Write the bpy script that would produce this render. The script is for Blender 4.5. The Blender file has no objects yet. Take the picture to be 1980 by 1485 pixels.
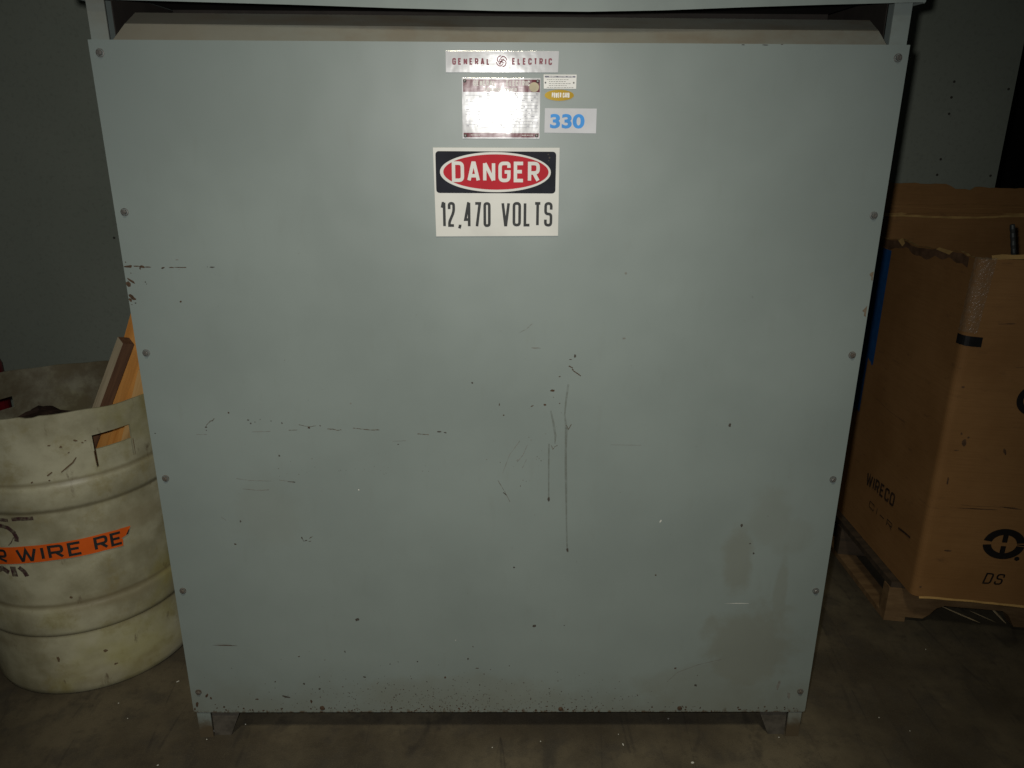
import bpy, math, random
from mathutils import Vector, Matrix

R = math.radians
random.seed(7)
scene = bpy.context.scene
col = scene.collection

# ------------------------------------------------------------------ camera
cam_d = bpy.data.cameras.new("camera")
cam = bpy.data.objects.new("camera", cam_d)
col.objects.link(cam)
cam_d.sensor_fit = 'HORIZONTAL'
cam_d.sensor_width = 36.0
cam_d.lens = 27.27
cam_d.clip_start = 0.02
cam_d.clip_end = 60
CAM = Vector((0.0093, -1.5649, 1.4827))
c_r = Vector((0.9999559, -0.00768201, 0.00540259))
c_u = Vector((-0.00261577, 0.32468294, 0.9458193))
c_f = Vector((0.00901992, 0.94579172, -0.32464853))
M = Matrix.Identity(4)
for i in range(3):
    M[i][0] = c_r[i]; M[i][1] = c_u[i]; M[i][2] = -c_f[i]; M[i][3] = CAM[i]
cam.matrix_world = M
scene.camera = cam

# ------------------------------------------------------------------ world, lamps, exposure
w = bpy.data.worlds.new("World")
scene.world = w
w.use_nodes = True
bg = w.node_tree.nodes["Background"]
bg.inputs[0].default_value = (0.9, 1.0, 0.95, 1)
bg.inputs[1].default_value = 0.008

# the flash of the camera, just left of and above its lens
fl = bpy.data.lights.new("camera_flash", 'SPOT')
fl.energy = 64
fl.color = (1.0, 0.988, 0.95)
fl.spot_size = R(116)
fl.spot_blend = 1.0
fl.shadow_soft_size = 0.013
flo = bpy.data.objects.new("camera_flash", fl)
col.objects.link(flo)
flo.location = CAM + c_r * -0.034 + c_u * 0.032
flo.rotation_euler = (c_f + c_r * -0.11).to_track_quat('-Z', 'Y').to_euler()

# the reflector lamp under the hall roof, behind and above the photographer
al = bpy.data.lights.new("high_bay_lamp", 'SPOT')
al.energy = 250
al.color = (1.0, 0.90, 0.66)
al.spot_size = R(41)
al.spot_blend = 1.0
al.shadow_soft_size = 0.22
alo = bpy.data.objects.new("high_bay_lamp", al)
col.objects.link(alo)
alo.location = (-0.15, -2.35, 4.3)
alo.rotation_euler = (Vector((0.0, -0.10, 0.0)) - Vector(alo.location)).to_track_quat('-Z', 'Y').to_euler()

scene.view_settings.view_transform = 'Standard'
scene.view_settings.look = 'None'
scene.view_settings.exposure = 0.0
scene.view_settings.gamma = 1.0

# ------------------------------------------------------------------ measured positions (metres on the face of the cabinet)
BLOBS = [(-0.7561, 1.203, 0.00157, 0.00157, 0, 0), (-0.7511, 1.1946, 0.00945, 0.00273, 2, 0), (-0.7354, 1.1952, 0.00735, 0.00147, 0, 0), (-0.7242, 1.1942, 0.0063, 0.00294, 0, 0), (-0.7289, 1.1905, 0.00157, 0.00315, 0, 0), (-0.7128, 1.1934, 0.00735, 0.00115, 0, 0), (-0.6829, 1.1918, 0.00367, 0.00168, 10, 0), (-0.6661, 1.1929, 0.00525, 0.00136, 0, 0), (-0.6483, 1.1929, 0.01367, 0.00084, 0, 0), (-0.6379, 1.193, 0.00315, 0.00126, 0, 0), (-0.5837, 1.1937, 0.00525, 0.00126, 0, 1), (-0.593, 1.1942, 0.00105, 0.00105, 0, 1), (-0.7491, 1.181, 0.00136, 0.00105, 0, 0), (-0.6525, 1.2086, 0.00315, 0.00126, 0, 2), (-0.7567, 1.1587, 0.00472, 0.00735, 20, 0), (-0.7505, 1.1651, 0.0084, 0.00231, -38, 0), (-0.7225, 1.163, 0.00168, 0.00147, 0, 1), (-0.7205, 1.1588, 0.00105, 0.00105, 0, 1), (-0.7536, 1.1308, 0.0084, 0.0042, -40, 0), (-0.7587, 1.1254, 0.00315, 0.0042, 0, 0), (-0.7491, 1.1189, 0.0021, 0.00137, 0, 1), (-0.757, 1.1157, 0.00105, 0.00105, 0, 0), (-0.6561, 1.1225, 0.00241, 0.00189, 30, 0), (0.1569, 1.0087, 0.00286, 0.0044, 0, 1), (0.1106, 0.9312, 0.00495, 0.00286, 0, 0), (0.0952, 0.8986, 0.0033, 0.0022, 0, 0), (0.1269, 0.9017, 0.00198, 0.0011, 0, 0), (0.1253, 0.9627, 0.0022, 0.0011, 0, 0), (0.1473, 1.0007, 0.0033, 0.00088, 0, 0), (-0.0606, 0.9482, 0.00242, 0.0022, 0, 1), (-0.0027, 0.899, 0.00132, 0.0033, 0, 0), (0.0064, 0.8744, 0.00176, 0.00176, 0, 0), (0.068, 0.8956, 0.00402, 0.00126, 25, 0), (0.2586, 1.0475, 0.0044, 0.00242, 0, 2), (0.0738, 1.0258, 0.01155, 0.00147, 0, 2), (0.1083, 0.6722, 0.00276, 0.00575, 0, 1), (0.1539, 0.5423, 0.00288, 0.0066, 0, 1), (0.2545, 1.1849, 0.00294, 0.00252, 0, 2), (0.4989, 0.8522, 0.00345, 0.00518, 15, 1), (0.5183, 1.1366, 0.0011, 0.0011, 0, 1), (-0.3407, 0.3525, 0.005, 0.00425, 30, 1), (0.0807, 0.335, 0.00425, 0.00375, 0, 1), (0.1523, 0.3364, 0.00175, 0.00125, 0, 1), (0.0315, 0.4956, 0.0024, 0.0024, 0, 1), (0.3623, 0.475, 0.00192, 0.0024, 0, 0), (0.5499, 0.6058, 0.00288, 0.006, 10, 1), (0.5738, 0.5589, 0.0024, 0.00168, 0, 1), (0.5849, 0.5331, 0.0024, 0.00264, 0, 1), (0.4277, 0.2122, 0.00299, 0.0026, 0, 0), (0.4813, 0.1612, 0.0052, 0.00325, -40, 1), (-0.5859, 0.8785, 0.0022, 0.00176, 0, 0), (-0.5454, 0.8618, 0.00275, 0.00176, 0, 1), (-0.5407, 0.8539, 0.00172, 0.00172, 0, 1), (-0.5314, 0.8571, 0.00143, 0.0011, 0, 1), (-0.4736, 0.8548, 0.00165, 0.0022, 0, 1), (-0.5197, 0.8631, 0.00115, 0.00115, 0, 1), (-0.4966, 0.8595, 0.0011, 0.00154, 0, 1), (-0.4163, 0.844, 0.00345, 0.00184, 0, 0), (-0.3913, 0.8489, 0.00173, 0.00115, 0, 0), (-0.1339, 0.8356, 0.0046, 0.00195, -5, 1), (-0.1205, 0.8332, 0.0033, 0.00176, -10, 1), (-0.4862, 0.7777, 0.00207, 0.00276, 0, 1), (-0.5887, 0.6152, 0.00184, 0.00299, 20, 1), (-0.6069, 0.5565, 0.00345, 0.00184, 0, 0), (-0.4646, 0.7137, 0.0092, 0.0015, -4, 2), (-0.3221, 0.9005, 0.00165, 0.00264, 0, 2), (-0.3164, 0.6948, 0.00168, 0.00168, 0, 3), (-0.7504, 0.83, 0.00161, 0.00161, 0, 1), (-0.224, 0.8054, 0.00184, 0.00138, 0, 1), (-0.6383, 0.8448, 0.00264, 0.0022, 0, 1), (-0.6386, 0.8375, 0.0011, 0.00132, 0, 1), (-0.6609, 0.2792, 0.03, 0.00113, 0, 0), (-0.6655, 0.2829, 0.02, 0.00075, 0, 2), (0.5612, 0.3979, 0.0325, 0.00087, 0, 3), (0.3636, 0.6163, 0.0023, 0.00345, -20, 3), (-0.1078, 0.2938, 0.00125, 0.00125, 0, 3), (-0.7423, 0.1439, 0.0065, 0.0052, 0, 0), (-0.7235, 0.1314, 0.00312, 0.00625, -20, 0), (-0.7143, 0.1236, 0.0026, 0.0039, 0, 0), (-0.751, 0.1048, 0.00425, 0.00875, -10, 0), (-0.7579, 0.0905, 0.0025, 0.005, 0, 0), (-0.5293, 0.128, 0.0117, 0.00312, -15, 1), (-0.6014, 0.1203, 0.005, 0.002, 0, 0), (-0.5518, 0.1731, 0.002, 0.002, 0, 0), (-0.4816, 0.1669, 0.003, 0.003, 0, 1), (-0.4447, 0.1514, 0.003, 0.00275, 0, 1), (-0.468, 0.1138, 0.00338, 0.00442, 0, 0), (-0.4875, 0.247, 0.003, 0.0015, 10, 0), (-0.3755, 0.2612, 0.0015, 0.00375, 0, 1), (-0.4258, 0.2371, 0.00125, 0.00125, 0, 0), (-0.3323, 0.1868, 0.00375, 0.00275, 0, 1), (0.6861, 0.161, 0.0039, 0.013, -6, 2), (0.7155, 0.1296, 0.0039, 0.0117, 12, 2), (-0.2018, 0.2324, 0.002, 0.002, 0, 1), (-0.0563, 0.2126, 0.005, 0.00125, 0, 0), (-0.0787, 0.2399, 0.002, 0.00325, 0, 1), (-0.1351, 0.1851, 0.0025, 0.00375, 0, 0), (0.5975, 0.087, 0.0052, 0.0026, 0, 0), (0.4503, 1.6133, 0.0038, 0.00086, 0, 1), (0.4917, 1.6131, 0.0076, 0.00086, 0, 1), (0.5225, 1.6142, 0.00285, 0.00057, 0, 0)]
SCRATCH = [([(-0.618, 0.8653), (-0.6224, 0.8604), (-0.627, 0.8592), (-0.6346, 0.852), (-0.6387, 0.846)], 0.00099, 1), ([(0.1444, 0.987), (0.1512, 0.9824), (0.1535, 0.9766), (0.1614, 0.9709), (0.1704, 0.964)], 0.00143, 0), ([(0.1112, 0.8037), (0.1148, 0.7938), (0.1192, 0.8012), (0.1248, 0.8037)], 0.00099, 1), ([(0.1428, 0.8514), (0.1476, 0.8417), (0.154, 0.8538)], 0.00099, 0), ([(-0.0057, 0.7183), (-0.001, 0.7094), (0.0094, 0.6902), (0.0211, 0.6656)], 0.0008, 1), ([(0.0059, 0.6889), (0.0129, 0.6824)], 0.00127, 1), ([(0.0654, 1.078), (0.0537, 1.0669), (0.0376, 1.0579)], 0.00063, 2), ([(-0.437, 0.8513), (-0.4239, 0.8477), (-0.4128, 0.8465), (-0.4003, 0.8489)], 0.00077, 0), ([(-0.3762, 0.8417), (-0.3628, 0.8405), (-0.3551, 0.8381), (-0.3461, 0.8394)], 0.0011, 0), ([(-0.3211, 0.8435), (-0.3055, 0.8419), (-0.2877, 0.8395), (-0.2631, 0.8391)], 0.00115, 1), ([(-0.1814, 0.8306), (-0.169, 0.8294), (-0.1567, 0.8284)], 0.00103, 1), ([(-0.5405, 0.8341), (-0.5, 0.8354)], 0.00066, 2), ([(-0.4606, 0.8379), (-0.4414, 0.8391)], 0.00081, 0), ([(-0.6611, 0.8277), (-0.6387, 0.8278)], 0.00077, 2), ([(-0.4542, 0.5755), (-0.4503, 0.5647), (-0.442, 0.5661)], 0.00144, 1), ([(-0.4368, 0.5715), (-0.4282, 0.5768)], 0.00115, 1), ([(-0.4387, 0.5634), (-0.4326, 0.5648)], 0.00092, 1), ([(-0.5863, 0.7224), (-0.5571, 0.7174), (-0.5102, 0.7162)], 0.00069, 2), ([(-0.4916, 0.7188), (-0.4577, 0.7137)], 0.00115, 2), ([(-0.6317, 0.6269), (-0.6211, 0.6178)], 0.00081, 2), ([(0.0366, 0.7638), (0.049, 0.78), (0.059, 0.8048)], 0.00069, 2), ([(0.0047, 0.7361), (0.0194, 0.78), (0.0419, 0.8146)], 0.0008, 2), ([(-0.235, 0.8128), (-0.2068, 0.8141)], 0.00057, 2), ([(0.4103, 0.1722), (0.4337, 0.1999), (0.4826, 0.2228), (0.5381, 0.238)], 0.00088, 2), ([(-0.5742, 0.697), (-0.54, 0.6932), (-0.5169, 0.6945)], 0.00115, 2), ([(0.0482, 0.7487), (0.0571, 0.7701)], 0.00057, 2), ([(0.2406, 0.8052), (0.3089, 0.8041)], 0.00055, 2)]
DRIPS = [([(0.1083, 0.885), (0.1146, 0.8562), (0.1198, 0.8258), (0.1191, 0.8074)], [0.0022, 0.0033, 0.0033, 0.0011]), ([(0.106, 0.8074), (0.1065, 0.7551), (0.1076, 0.7044), (0.1084, 0.6671)], [0.00253, 0.0023, 0.00207, 0.00276]), ([(0.1443, 0.9453), (0.1402, 0.9017), (0.1387, 0.8767), (0.1431, 0.8417)], [0.0033, 0.00264, 0.0022, 0.00374]), ([(0.1429, 0.8465), (0.1433, 0.7926), (0.1443, 0.7552), (0.1462, 0.7109), (0.1484, 0.6528), (0.1504, 0.6001), (0.154, 0.5368)], [0.0044, 0.0033, 0.00374, 0.00374, 0.00264, 0.00242, 0.00264])]
CHIPS = [[(0.7606, 1.1901), (0.7551, 1.1879), (0.7526, 1.1837), (0.7577, 1.1784), (0.7575, 1.173), (0.761, 1.1709)], [(0.7582, 1.119), (0.753, 1.1124), (0.7493, 1.108), (0.7541, 1.1047), (0.7541, 1.0981), (0.7587, 1.0948)]]
PLATE_A = [(-0.1028, 1.5998), (0.1082, 1.6002), (0.1072, 1.5633), (-0.1031, 1.5623)]
PLATE_B = [(-0.0735, 1.5535), (0.0749, 1.5534), (0.0743, 1.445), (-0.0735, 1.4442)]
PLATE_C = [(0.0801, 1.5598), (0.1423, 1.5599), (0.1421, 1.5347), (0.0809, 1.5348)]
STICK = [(0.0838, 1.5004), (0.1826, 1.5), (0.1829, 1.455), (0.0834, 1.4558)]
SIGN = [(-0.1311, 1.4277), (0.1138, 1.4285), (0.1147, 1.2597), (-0.129, 1.2574)]
A_GEN = (-0.0906, -0.0207, 1.5756, 1.5873)
A_ELE = (0.0208, 0.0954, 1.5763, 1.588)
A_EMB = (-0.0082, 0.0111, 1.5733, 1.5911)
B_HEAD = (-0.071, 0.0735, 1.5285, 1.5505)
B_FOOT = (-0.0714, 0.0732, 1.4469, 1.455)
B_GEN = (-0.052, -0.0102, 1.5389, 1.5486)
B_ELE = (0.0103, 0.0546, 1.5392, 1.5489)
B_TRA = (-0.0316, 0.0303, 1.5292, 1.5358)
B_DOT = (0.0534, 0.0719, 1.5288, 1.5461)
C_HEAD = (0.0824, 0.1401, 1.5546, 1.5576)
OVAL = (0.0828, 0.1381, 1.5135, 1.5332)
T330 = (0.0941, 0.16, 1.4638, 1.4901)
SG_BLK = (-0.1264, 0.1072, 1.3423, 1.4211)
SG_EW = (-0.1184, 0.0975, 1.3445, 1.4198)
SG_ER = (-0.1119, 0.0931, 1.3492, 1.4157)
SG_DAN = (-0.0951, 0.0759, 1.3635, 1.4023)
SG_12 = (-0.1186, -0.02, 1.2767, 1.3253)
SG_VOL = (0.0012, 0.1024, 1.2781, 1.3259)
GOLD = (0.0964, 0.1297, 1.5181, 1.5291)
SG_DENT = (0.0909, 0.0959, 1.4039, 1.4164)
BBOLT = [(-0.4426, 0.094), (-0.145, 0.0865), (0.15, 0.09), (0.4469, 0.092)]
LIP = [(-0.7254, 1.6806), (-0.5679, 1.6777), (-0.382, 1.6741), (-0.1954, 1.6696), (-0.0079, 1.6661), (0.1613, 1.6659), (0.293, 1.6689), (0.4433, 1.675), (0.5936, 1.6802), (0.7561, 1.685)]
STAIN = [(0.5522, 0.5125, 0.0384, 0.102, 0.8), (0.6044, 0.2681, 0.125, 0.1313, 0.9), (0.6137, 0.6271, 0.0575, 0.0805, 0.4), (0.6592, 0.4215, 0.0168, 0.144, 0.6), (0.6615, 0.5738, 0.054, 0.06, 0.3), (0.5268, 0.1534, 0.195, 0.078, 0.5), (-0.5222, 0.6389, 0.0805, 0.1035, 0.25), (-0.0991, 0.1385, 0.299, 0.0585, 0.45)]

# ------------------------------------------------------------------ materials
def new_mat(name):
    m = bpy.data.materials.new(name)
    m.use_nodes = True
    return m, m.node_tree, m.node_tree.nodes["Principled BSDF"]

def N(nt, t, **kw):
    n = nt.nodes.new(t)
    for k, v in kw.items():
        if k.startswith('i_'):
            n.inputs[int(k[2:])].default_value = v
        else:
            setattr(n, k, v)
    return n

def noise(nt, vec, scale, detail=4.0, rough=0.55, sc=None):
    n = N(nt, 'ShaderNodeTexNoise')
    n.inputs['Scale'].default_value = scale
    n.inputs['Detail'].default_value = detail
    n.inputs['Roughness'].default_value = rough
    if sc:
        mp = N(nt, 'ShaderNodeMapping')
        mp.inputs['Scale'].default_value = sc
        nt.links.new(vec, mp.inputs[0])
        vec = mp.outputs[0]
    nt.links.new(vec, n.inputs['Vector'])
    return n.outputs['Fac']

def ramp(nt, fac, lo, hi, a=0.0, b=1.0):
    n = N(nt, 'ShaderNodeMapRange', interpolation_type='SMOOTHSTEP')
    n.inputs['From Min'].default_value = lo
    n.inputs['From Max'].default_value = hi
    n.inputs['To Min'].default_value = a
    n.inputs['To Max'].default_value = b
    nt.links.new(fac, n.inputs['Value'])
    return n.outputs['Result']

def mix(nt, fac, a, b):
    n = N(nt, 'ShaderNodeMix', data_type='RGBA')
    if isinstance(fac, float):
        n.inputs[0].default_value = fac
    else:
        nt.links.new(fac, n.inputs[0])
    for s, v in ((6, a), (7, b)):
        if isinstance(v, tuple):
            n.inputs[s].default_value = (*v, 1)
        else:
            nt.links.new(v, n.inputs[s])
    return n.outputs[2]

def math_(nt, op, a, b=None):
    n = N(nt, 'ShaderNodeMath', operation=op)
    for i, v in enumerate((a, b)):
        if v is None:
            continue
        if isinstance(v, (int, float)):
            n.inputs[i].default_value = v
        else:
            nt.links.new(v, n.inputs[i])
    return n.outputs[0]

def bump(nt, bsdf, h, strength, dist=0.002):
    n = N(nt, 'ShaderNodeBump')
    n.inputs['Strength'].default_value = strength
    n.inputs['Distance'].default_value = dist
    nt.links.new(h, n.inputs['Height'])
    nt.links.new(n.outputs[0], bsdf.inputs['Normal'])

def obj_co(nt):
    return N(nt, 'ShaderNodeTexCoord').outputs['Object']

def plain(name, c, rough=0.6, var=0.15, scale=30, spec=0.3, metallic=0.0, bmp=0.0, sc=None):
    m, nt, b = new_mat(name)
    co = obj_co(nt)
    f = noise(nt, co, scale, sc=sc)
    a = tuple(x * (1 - var) for x in c)
    d = tuple(min(1, x * (1 + var)) for x in c)
    nt.links.new(mix(nt, ramp(nt, f, .3, .7), a, d), b.inputs['Base Color'])
    b.inputs['Roughness'].default_value = rough
    b.inputs['Specular IOR Level'].default_value = spec
    b.inputs['Metallic'].default_value = metallic
    if bmp:
        bump(nt, b, f, bmp)
    return m

PAINT = (0.206, 0.245, 0.232)

def mat_panel():
    m, nt, b = new_mat("grey_paint_worn")
    co = obj_co(nt)
    f1 = noise(nt, co, 3.0, 5)
    f2 = noise(nt, co, 40.0, 4, sc=(1, 1, .25))
    c = mix(nt, ramp(nt, f1, .3, .7), tuple(x * .95 for x in PAINT), tuple(x * 1.05 for x in PAINT))
    c = mix(nt, ramp(nt, f2, .55, .8, 0, .16), c, (0.17, 0.19, 0.165))
    sep = N(nt, 'ShaderNodeSeparateXYZ')
    nt.links.new(co, sep.inputs[0])
    # grime along the foot of the sheet
    nz = noise(nt, co, 9.0, 6, .65)
    zz = math_(nt, 'ADD', sep.outputs[2], math_(nt, 'MULTIPLY', nz, .22))
    dirt = ramp(nt, zz, .32, .15, 0, .40)
    c = mix(nt, dirt, c, (0.140, 0.137, 0.10))
    # stains with a shape of their own
    tot = None
    ns = noise(nt, co, 11.0, 7, .62)
    for (x, z, rx, rz, wt) in STAIN:
        dx = math_(nt, 'DIVIDE', math_(nt, 'SUBTRACT', sep.outputs[0], x), rx)
        dz = math_(nt, 'DIVIDE', math_(nt, 'SUBTRACT', sep.outputs[2], z), rz)
        d = math_(nt, 'SQRT', math_(nt, 'ADD', math_(nt, 'MULTIPLY', dx, dx), math_(nt, 'MULTIPLY', dz, dz)))
        d = math_(nt, 'ADD', d, math_(nt, 'MULTIPLY', math_(nt, 'SUBTRACT', ns, .5), 1.7))
        k = ramp(nt, d, 1.12, .60, 0, wt)
        tot = k if tot is None else math_(nt, 'MAXIMUM', tot, k)
    c = mix(nt, math_(nt, 'MULTIPLY', tot, .55), c, (0.163, 0.165, 0.128))
    # rust creeping up from the bottom edge
    rn = noise(nt, co, 60.0, 5, .7, sc=(1, 1, .6))
    rz = math_(nt, 'ADD', sep.outputs[2], math_(nt, 'MULTIPLY', rn, -.060))
    c = mix(nt, ramp(nt, rz, .056, .045, 0, .85), c, (0.075, 0.045, 0.022))
    sp = noise(nt, co, 190.0, 3, .6)
    lowz = ramp(nt, sep.outputs[2], .22, .10)
    midx = ramp(nt, math_(nt, 'ABSOLUTE', math_(nt, 'ADD', sep.outputs[0], .05)), .62, .1)
    spk = math_(nt, 'MULTIPLY', ramp(nt, sp, .66, .74), math_(nt, 'MULTIPLY', lowz, midx))
    c = mix(nt, math_(nt, 'MULTIPLY', spk, .75), c, (0.07, 0.045, 0.025))
    nt.links.new(c, b.inputs['Base Color'])
    b.inputs['Specular IOR Level'].default_value = 0.5
    nt.links.new(ramp(nt, f1, .2, .8, .40, .48), b.inputs['Roughness'])
    big = noise(nt, co, 3.4, 2, .5)
    fine = noise(nt, co, 420, 2)
    n1 = N(nt, 'ShaderNodeBump'); n1.inputs['Strength'].default_value = .32; n1.inputs['Distance'].default_value = .02
    nt.links.new(big, n1.inputs['Height'])
    n2 = N(nt, 'ShaderNodeBump'); n2.inputs['Strength'].default_value = .10; n2.inputs['Distance'].default_value = .0006
    nt.links.new(fine, n2.inputs['Height']); nt.links.new(n1.outputs[0], n2.inputs['Normal'])
    nt.links.new(n2.outputs[0], b.inputs['Normal'])
    return m

def mat_paint(name, base=PAINT, rust=0.0, rough=.5, foot=False):
    m, nt, b = new_mat(name)
    co = obj_co(nt)
    f1 = noise(nt, co, 8, 6, .6)
    c = mix(nt, ramp(nt, f1, .3, .7), tuple(x * .92 for x in base), tuple(x * 1.06 for x in base))
    if rust:
        f2 = noise(nt, co, 5, 6, .65, sc=(.8, 2, 1.5))
        c = mix(nt, ramp(nt, f2, .40, .68, 0, rust), c, (0.125, 0.10, 0.068))
        f3 = noise(nt, co, 2.2, 3, .5)
        c = mix(nt, ramp(nt, f3, .45, .65, 0, rust * .6), c, (0.16, 0.135, 0.095))
    if foot:
        sep = N(nt, 'ShaderNodeSeparateXYZ'); nt.links.new(co, sep.inputs[0])
        fz_ = math_(nt, 'ADD', sep.outputs[2], math_(nt, 'MULTIPLY', noise(nt, co, 45, 5, .65), -.06))
        c = mix(nt, ramp(nt, fz_, .050, -.005, 0, .95), c, (0.085, 0.062, 0.035))
    nt.links.new(c, b.inputs['Base Color'])
    b.inputs['Roughness'].default_value = rough
    b.inputs['Specular IOR Level'].default_value = .4
    return m

def mat_gloss(name, c, diff=0.6, rough=0.13, spec=0.3, wav=0.0, c2=None, wide=.0):
    """printed sheet metal: a matt part and a narrow mirror-like gloss"""
    m, nt, b = new_mat(name)
    nt.nodes.remove(b)
    out = nt.nodes["Material Output"]
    co = obj_co(nt)
    d = N(nt, 'ShaderNodeBsdfDiffuse')
    f = noise(nt, co, 60, 4, sc=(1, 1, .2))
    nt.links.new(mix(nt, ramp(nt, f, .3, .7), tuple(x * diff * .93 for x in c), tuple(x * diff for x in c)), d.inputs[0])
    g = N(nt, 'ShaderNodeBsdfAnisotropic', distribution='BECKMANN')
    g.inputs['Color'].default_value = (*(c2 or (1, 1, 1)), 1)
    g.inputs['Roughness'].default_value = rough
    if wav:
        bn = N(nt, 'ShaderNodeBump')
        bn.inputs['Strength'].default_value = wav
        bn.inputs['Distance'].default_value = .0011
        h1 = noise(nt, co, 16, 2.5, .5, sc=(1.3, 1, .8))
        h2 = noise(nt, co, 160, 2, .5, sc=(.5, 1, 2.0))
        nt.links.new(math_(nt, 'ADD', h1, math_(nt, 'MULTIPLY', h2, .014)), bn.inputs['Height'])
        nt.links.new(bn.outputs[0], g.inputs['Normal'])
    g2 = N(nt, 'ShaderNodeBsdfAnisotropic', distribution='BECKMANN')
    g2.inputs['Color'].default_value = (*(c2 or (1, 1, 1)), 1)
    g2.inputs['Roughness'].default_value = .185
    if wav:
        nt.links.new(bn.outputs[0], g2.inputs['Normal'])
    mx0 = N(nt, 'ShaderNodeMixShader')
    mx0.inputs[0].default_value = wide
    nt.links.new(d.outputs[0], mx0.inputs[1])
    nt.links.new(g2.outputs[0], mx0.inputs[2])
    mx = N(nt, 'ShaderNodeMixShader')
    mx.inputs[0].default_value = spec
    nt.links.new(mx0.outputs[0], mx.inputs[1])
    nt.links.new(g.outputs[0], mx.inputs[2])
    nt.links.new(mx.outputs[0], out.inputs[0])
    return m

def mat_floor():
    m, nt, b = new_mat("stained_concrete")
    co = obj_co(nt)
    f1 = noise(nt, co, 2.2, 7, .6)
    f2 = noise(nt, co, 11, 6, .65)
    f3 = noise(nt, co, 5, 4, .6, sc=(2.5, .6, 1))
    f4 = noise(nt, co, 240, 4, .7)
    c = mix(nt, ramp(nt, f1, .35, .68), (0.044, 0.036, 0.024), (0.112, 0.094, 0.061))
    c = mix(nt, ramp(nt, f2, .45, .7, 0, .75), c, (0.05, 0.044, 0.034))
    c = mix(nt, ramp(nt, f3, .58, .72, 0, .55), c, (0.032, 0.029, 0.024))
    c = mix(nt, ramp(nt, f4, .52, .72, 0, .45), c, (0.105, 0.09, 0.06))
    f6 = noise(nt, co, 300, 3, .6)
    c = mix(nt, ramp(nt, f6, .60, .72, 0, .6), c, (0.022, 0.019, 0.015))
    # scrapes: thin dark lines where a stretched noise crosses its middle value
    for sc_, rot, amt in (((2.0, .25, 1), 35, .38), ((1.2, .2, 1), 80, .32), ((2.4, .4, 1), -50, .25)):
        mp = N(nt, 'ShaderNodeMapping'); mp.inputs['Rotation'].default_value = (0, 0, R(rot)); mp.inputs['Scale'].default_value = sc_
        nt.links.new(co, mp.inputs[0])
        nn_ = noise(nt, mp.outputs[0], 1.6, 2.5, .5)
        dl = math_(nt, 'ABSOLUTE', math_(nt, 'SUBTRACT', nn_, .5))
        k = math_(nt, 'MULTIPLY', ramp(nt, dl, .007, .001, 0, amt), ramp(nt, f2, .42, .58))
        c = mix(nt, k, c, (0.022, 0.019, 0.016))
    f7 = noise(nt, co, 26, 7, .72)
    c = mix(nt, ramp(nt, f7, .50, .68, 0, .38), c, (0.036, 0.030, 0.022))
    nt.links.new(c, b.inputs['Base Color'])
    b.inputs['Roughness'].default_value = .7
    b.inputs['Specular IOR Level'].default_value = .3
    bump(nt, b, math_(nt, 'ADD', f2, math_(nt, 'MULTIPLY', f4, .5)), .35, .004)
    return m

def mat_wall():
    m, nt, b = new_mat("dull_wall_paint")
    co = obj_co(nt)
    f1 = noise(nt, co, 1.2, 4, .5)
    f2 = noise(nt, co, 90, 3, .6)
    c = mix(nt, ramp(nt, f1, .3, .7), (0.232, 0.258, 0.210), (0.272, 0.298, 0.246))
    c = mix(nt, ramp(nt, f2, .5, .75, 0, .2), c, (0.10, 0.10, 0.085))
    nt.links.new(c, b.inputs['Base Color'])
    b.inputs['Roughness'].default_value = .65
    b.inputs['Specular IOR Level'].default_value = .25
    bump(nt, b, f2, .15, .001)
    return m

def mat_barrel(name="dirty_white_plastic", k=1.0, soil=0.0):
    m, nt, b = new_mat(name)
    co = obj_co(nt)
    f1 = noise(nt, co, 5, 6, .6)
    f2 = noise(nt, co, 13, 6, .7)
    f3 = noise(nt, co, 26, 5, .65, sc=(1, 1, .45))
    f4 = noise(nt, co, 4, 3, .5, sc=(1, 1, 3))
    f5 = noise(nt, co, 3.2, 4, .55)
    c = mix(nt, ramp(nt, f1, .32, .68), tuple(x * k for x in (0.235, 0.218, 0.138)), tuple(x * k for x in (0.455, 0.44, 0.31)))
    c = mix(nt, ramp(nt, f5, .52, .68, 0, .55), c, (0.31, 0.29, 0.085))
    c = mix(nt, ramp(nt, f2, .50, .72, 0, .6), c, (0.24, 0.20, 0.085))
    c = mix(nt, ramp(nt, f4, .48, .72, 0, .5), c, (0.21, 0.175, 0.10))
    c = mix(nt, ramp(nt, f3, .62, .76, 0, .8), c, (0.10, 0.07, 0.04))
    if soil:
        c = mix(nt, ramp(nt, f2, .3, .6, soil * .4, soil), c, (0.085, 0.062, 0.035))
    sep = N(nt, 'ShaderNodeSeparateXYZ')
    nt.links.new(co, sep.inputs[0])
    # uneven darker lines along the edges of the two rolling hoops
    for z in (.192, .281, .551, .626):
        dz = math_(nt, 'ABSOLUTE', math_(nt, 'SUBTRACT', sep.outputs[2], z))
        k = ramp(nt, math_(nt, 'ADD', dz, math_(nt, 'MULTIPLY', math_(nt, 'SUBTRACT', f2, .5), .014)), .010, .000, 0, .6)
        c = mix(nt, k, c, (0.13, 0.105, 0.055))
    nt.links.new(c, b.inputs['Base Color'])
    b.inputs['Roughness'].default_value = .42
    b.inputs['Specular IOR Level'].default_value = .4
    bump(nt, b, f2, .25, .002)
    return m

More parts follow.
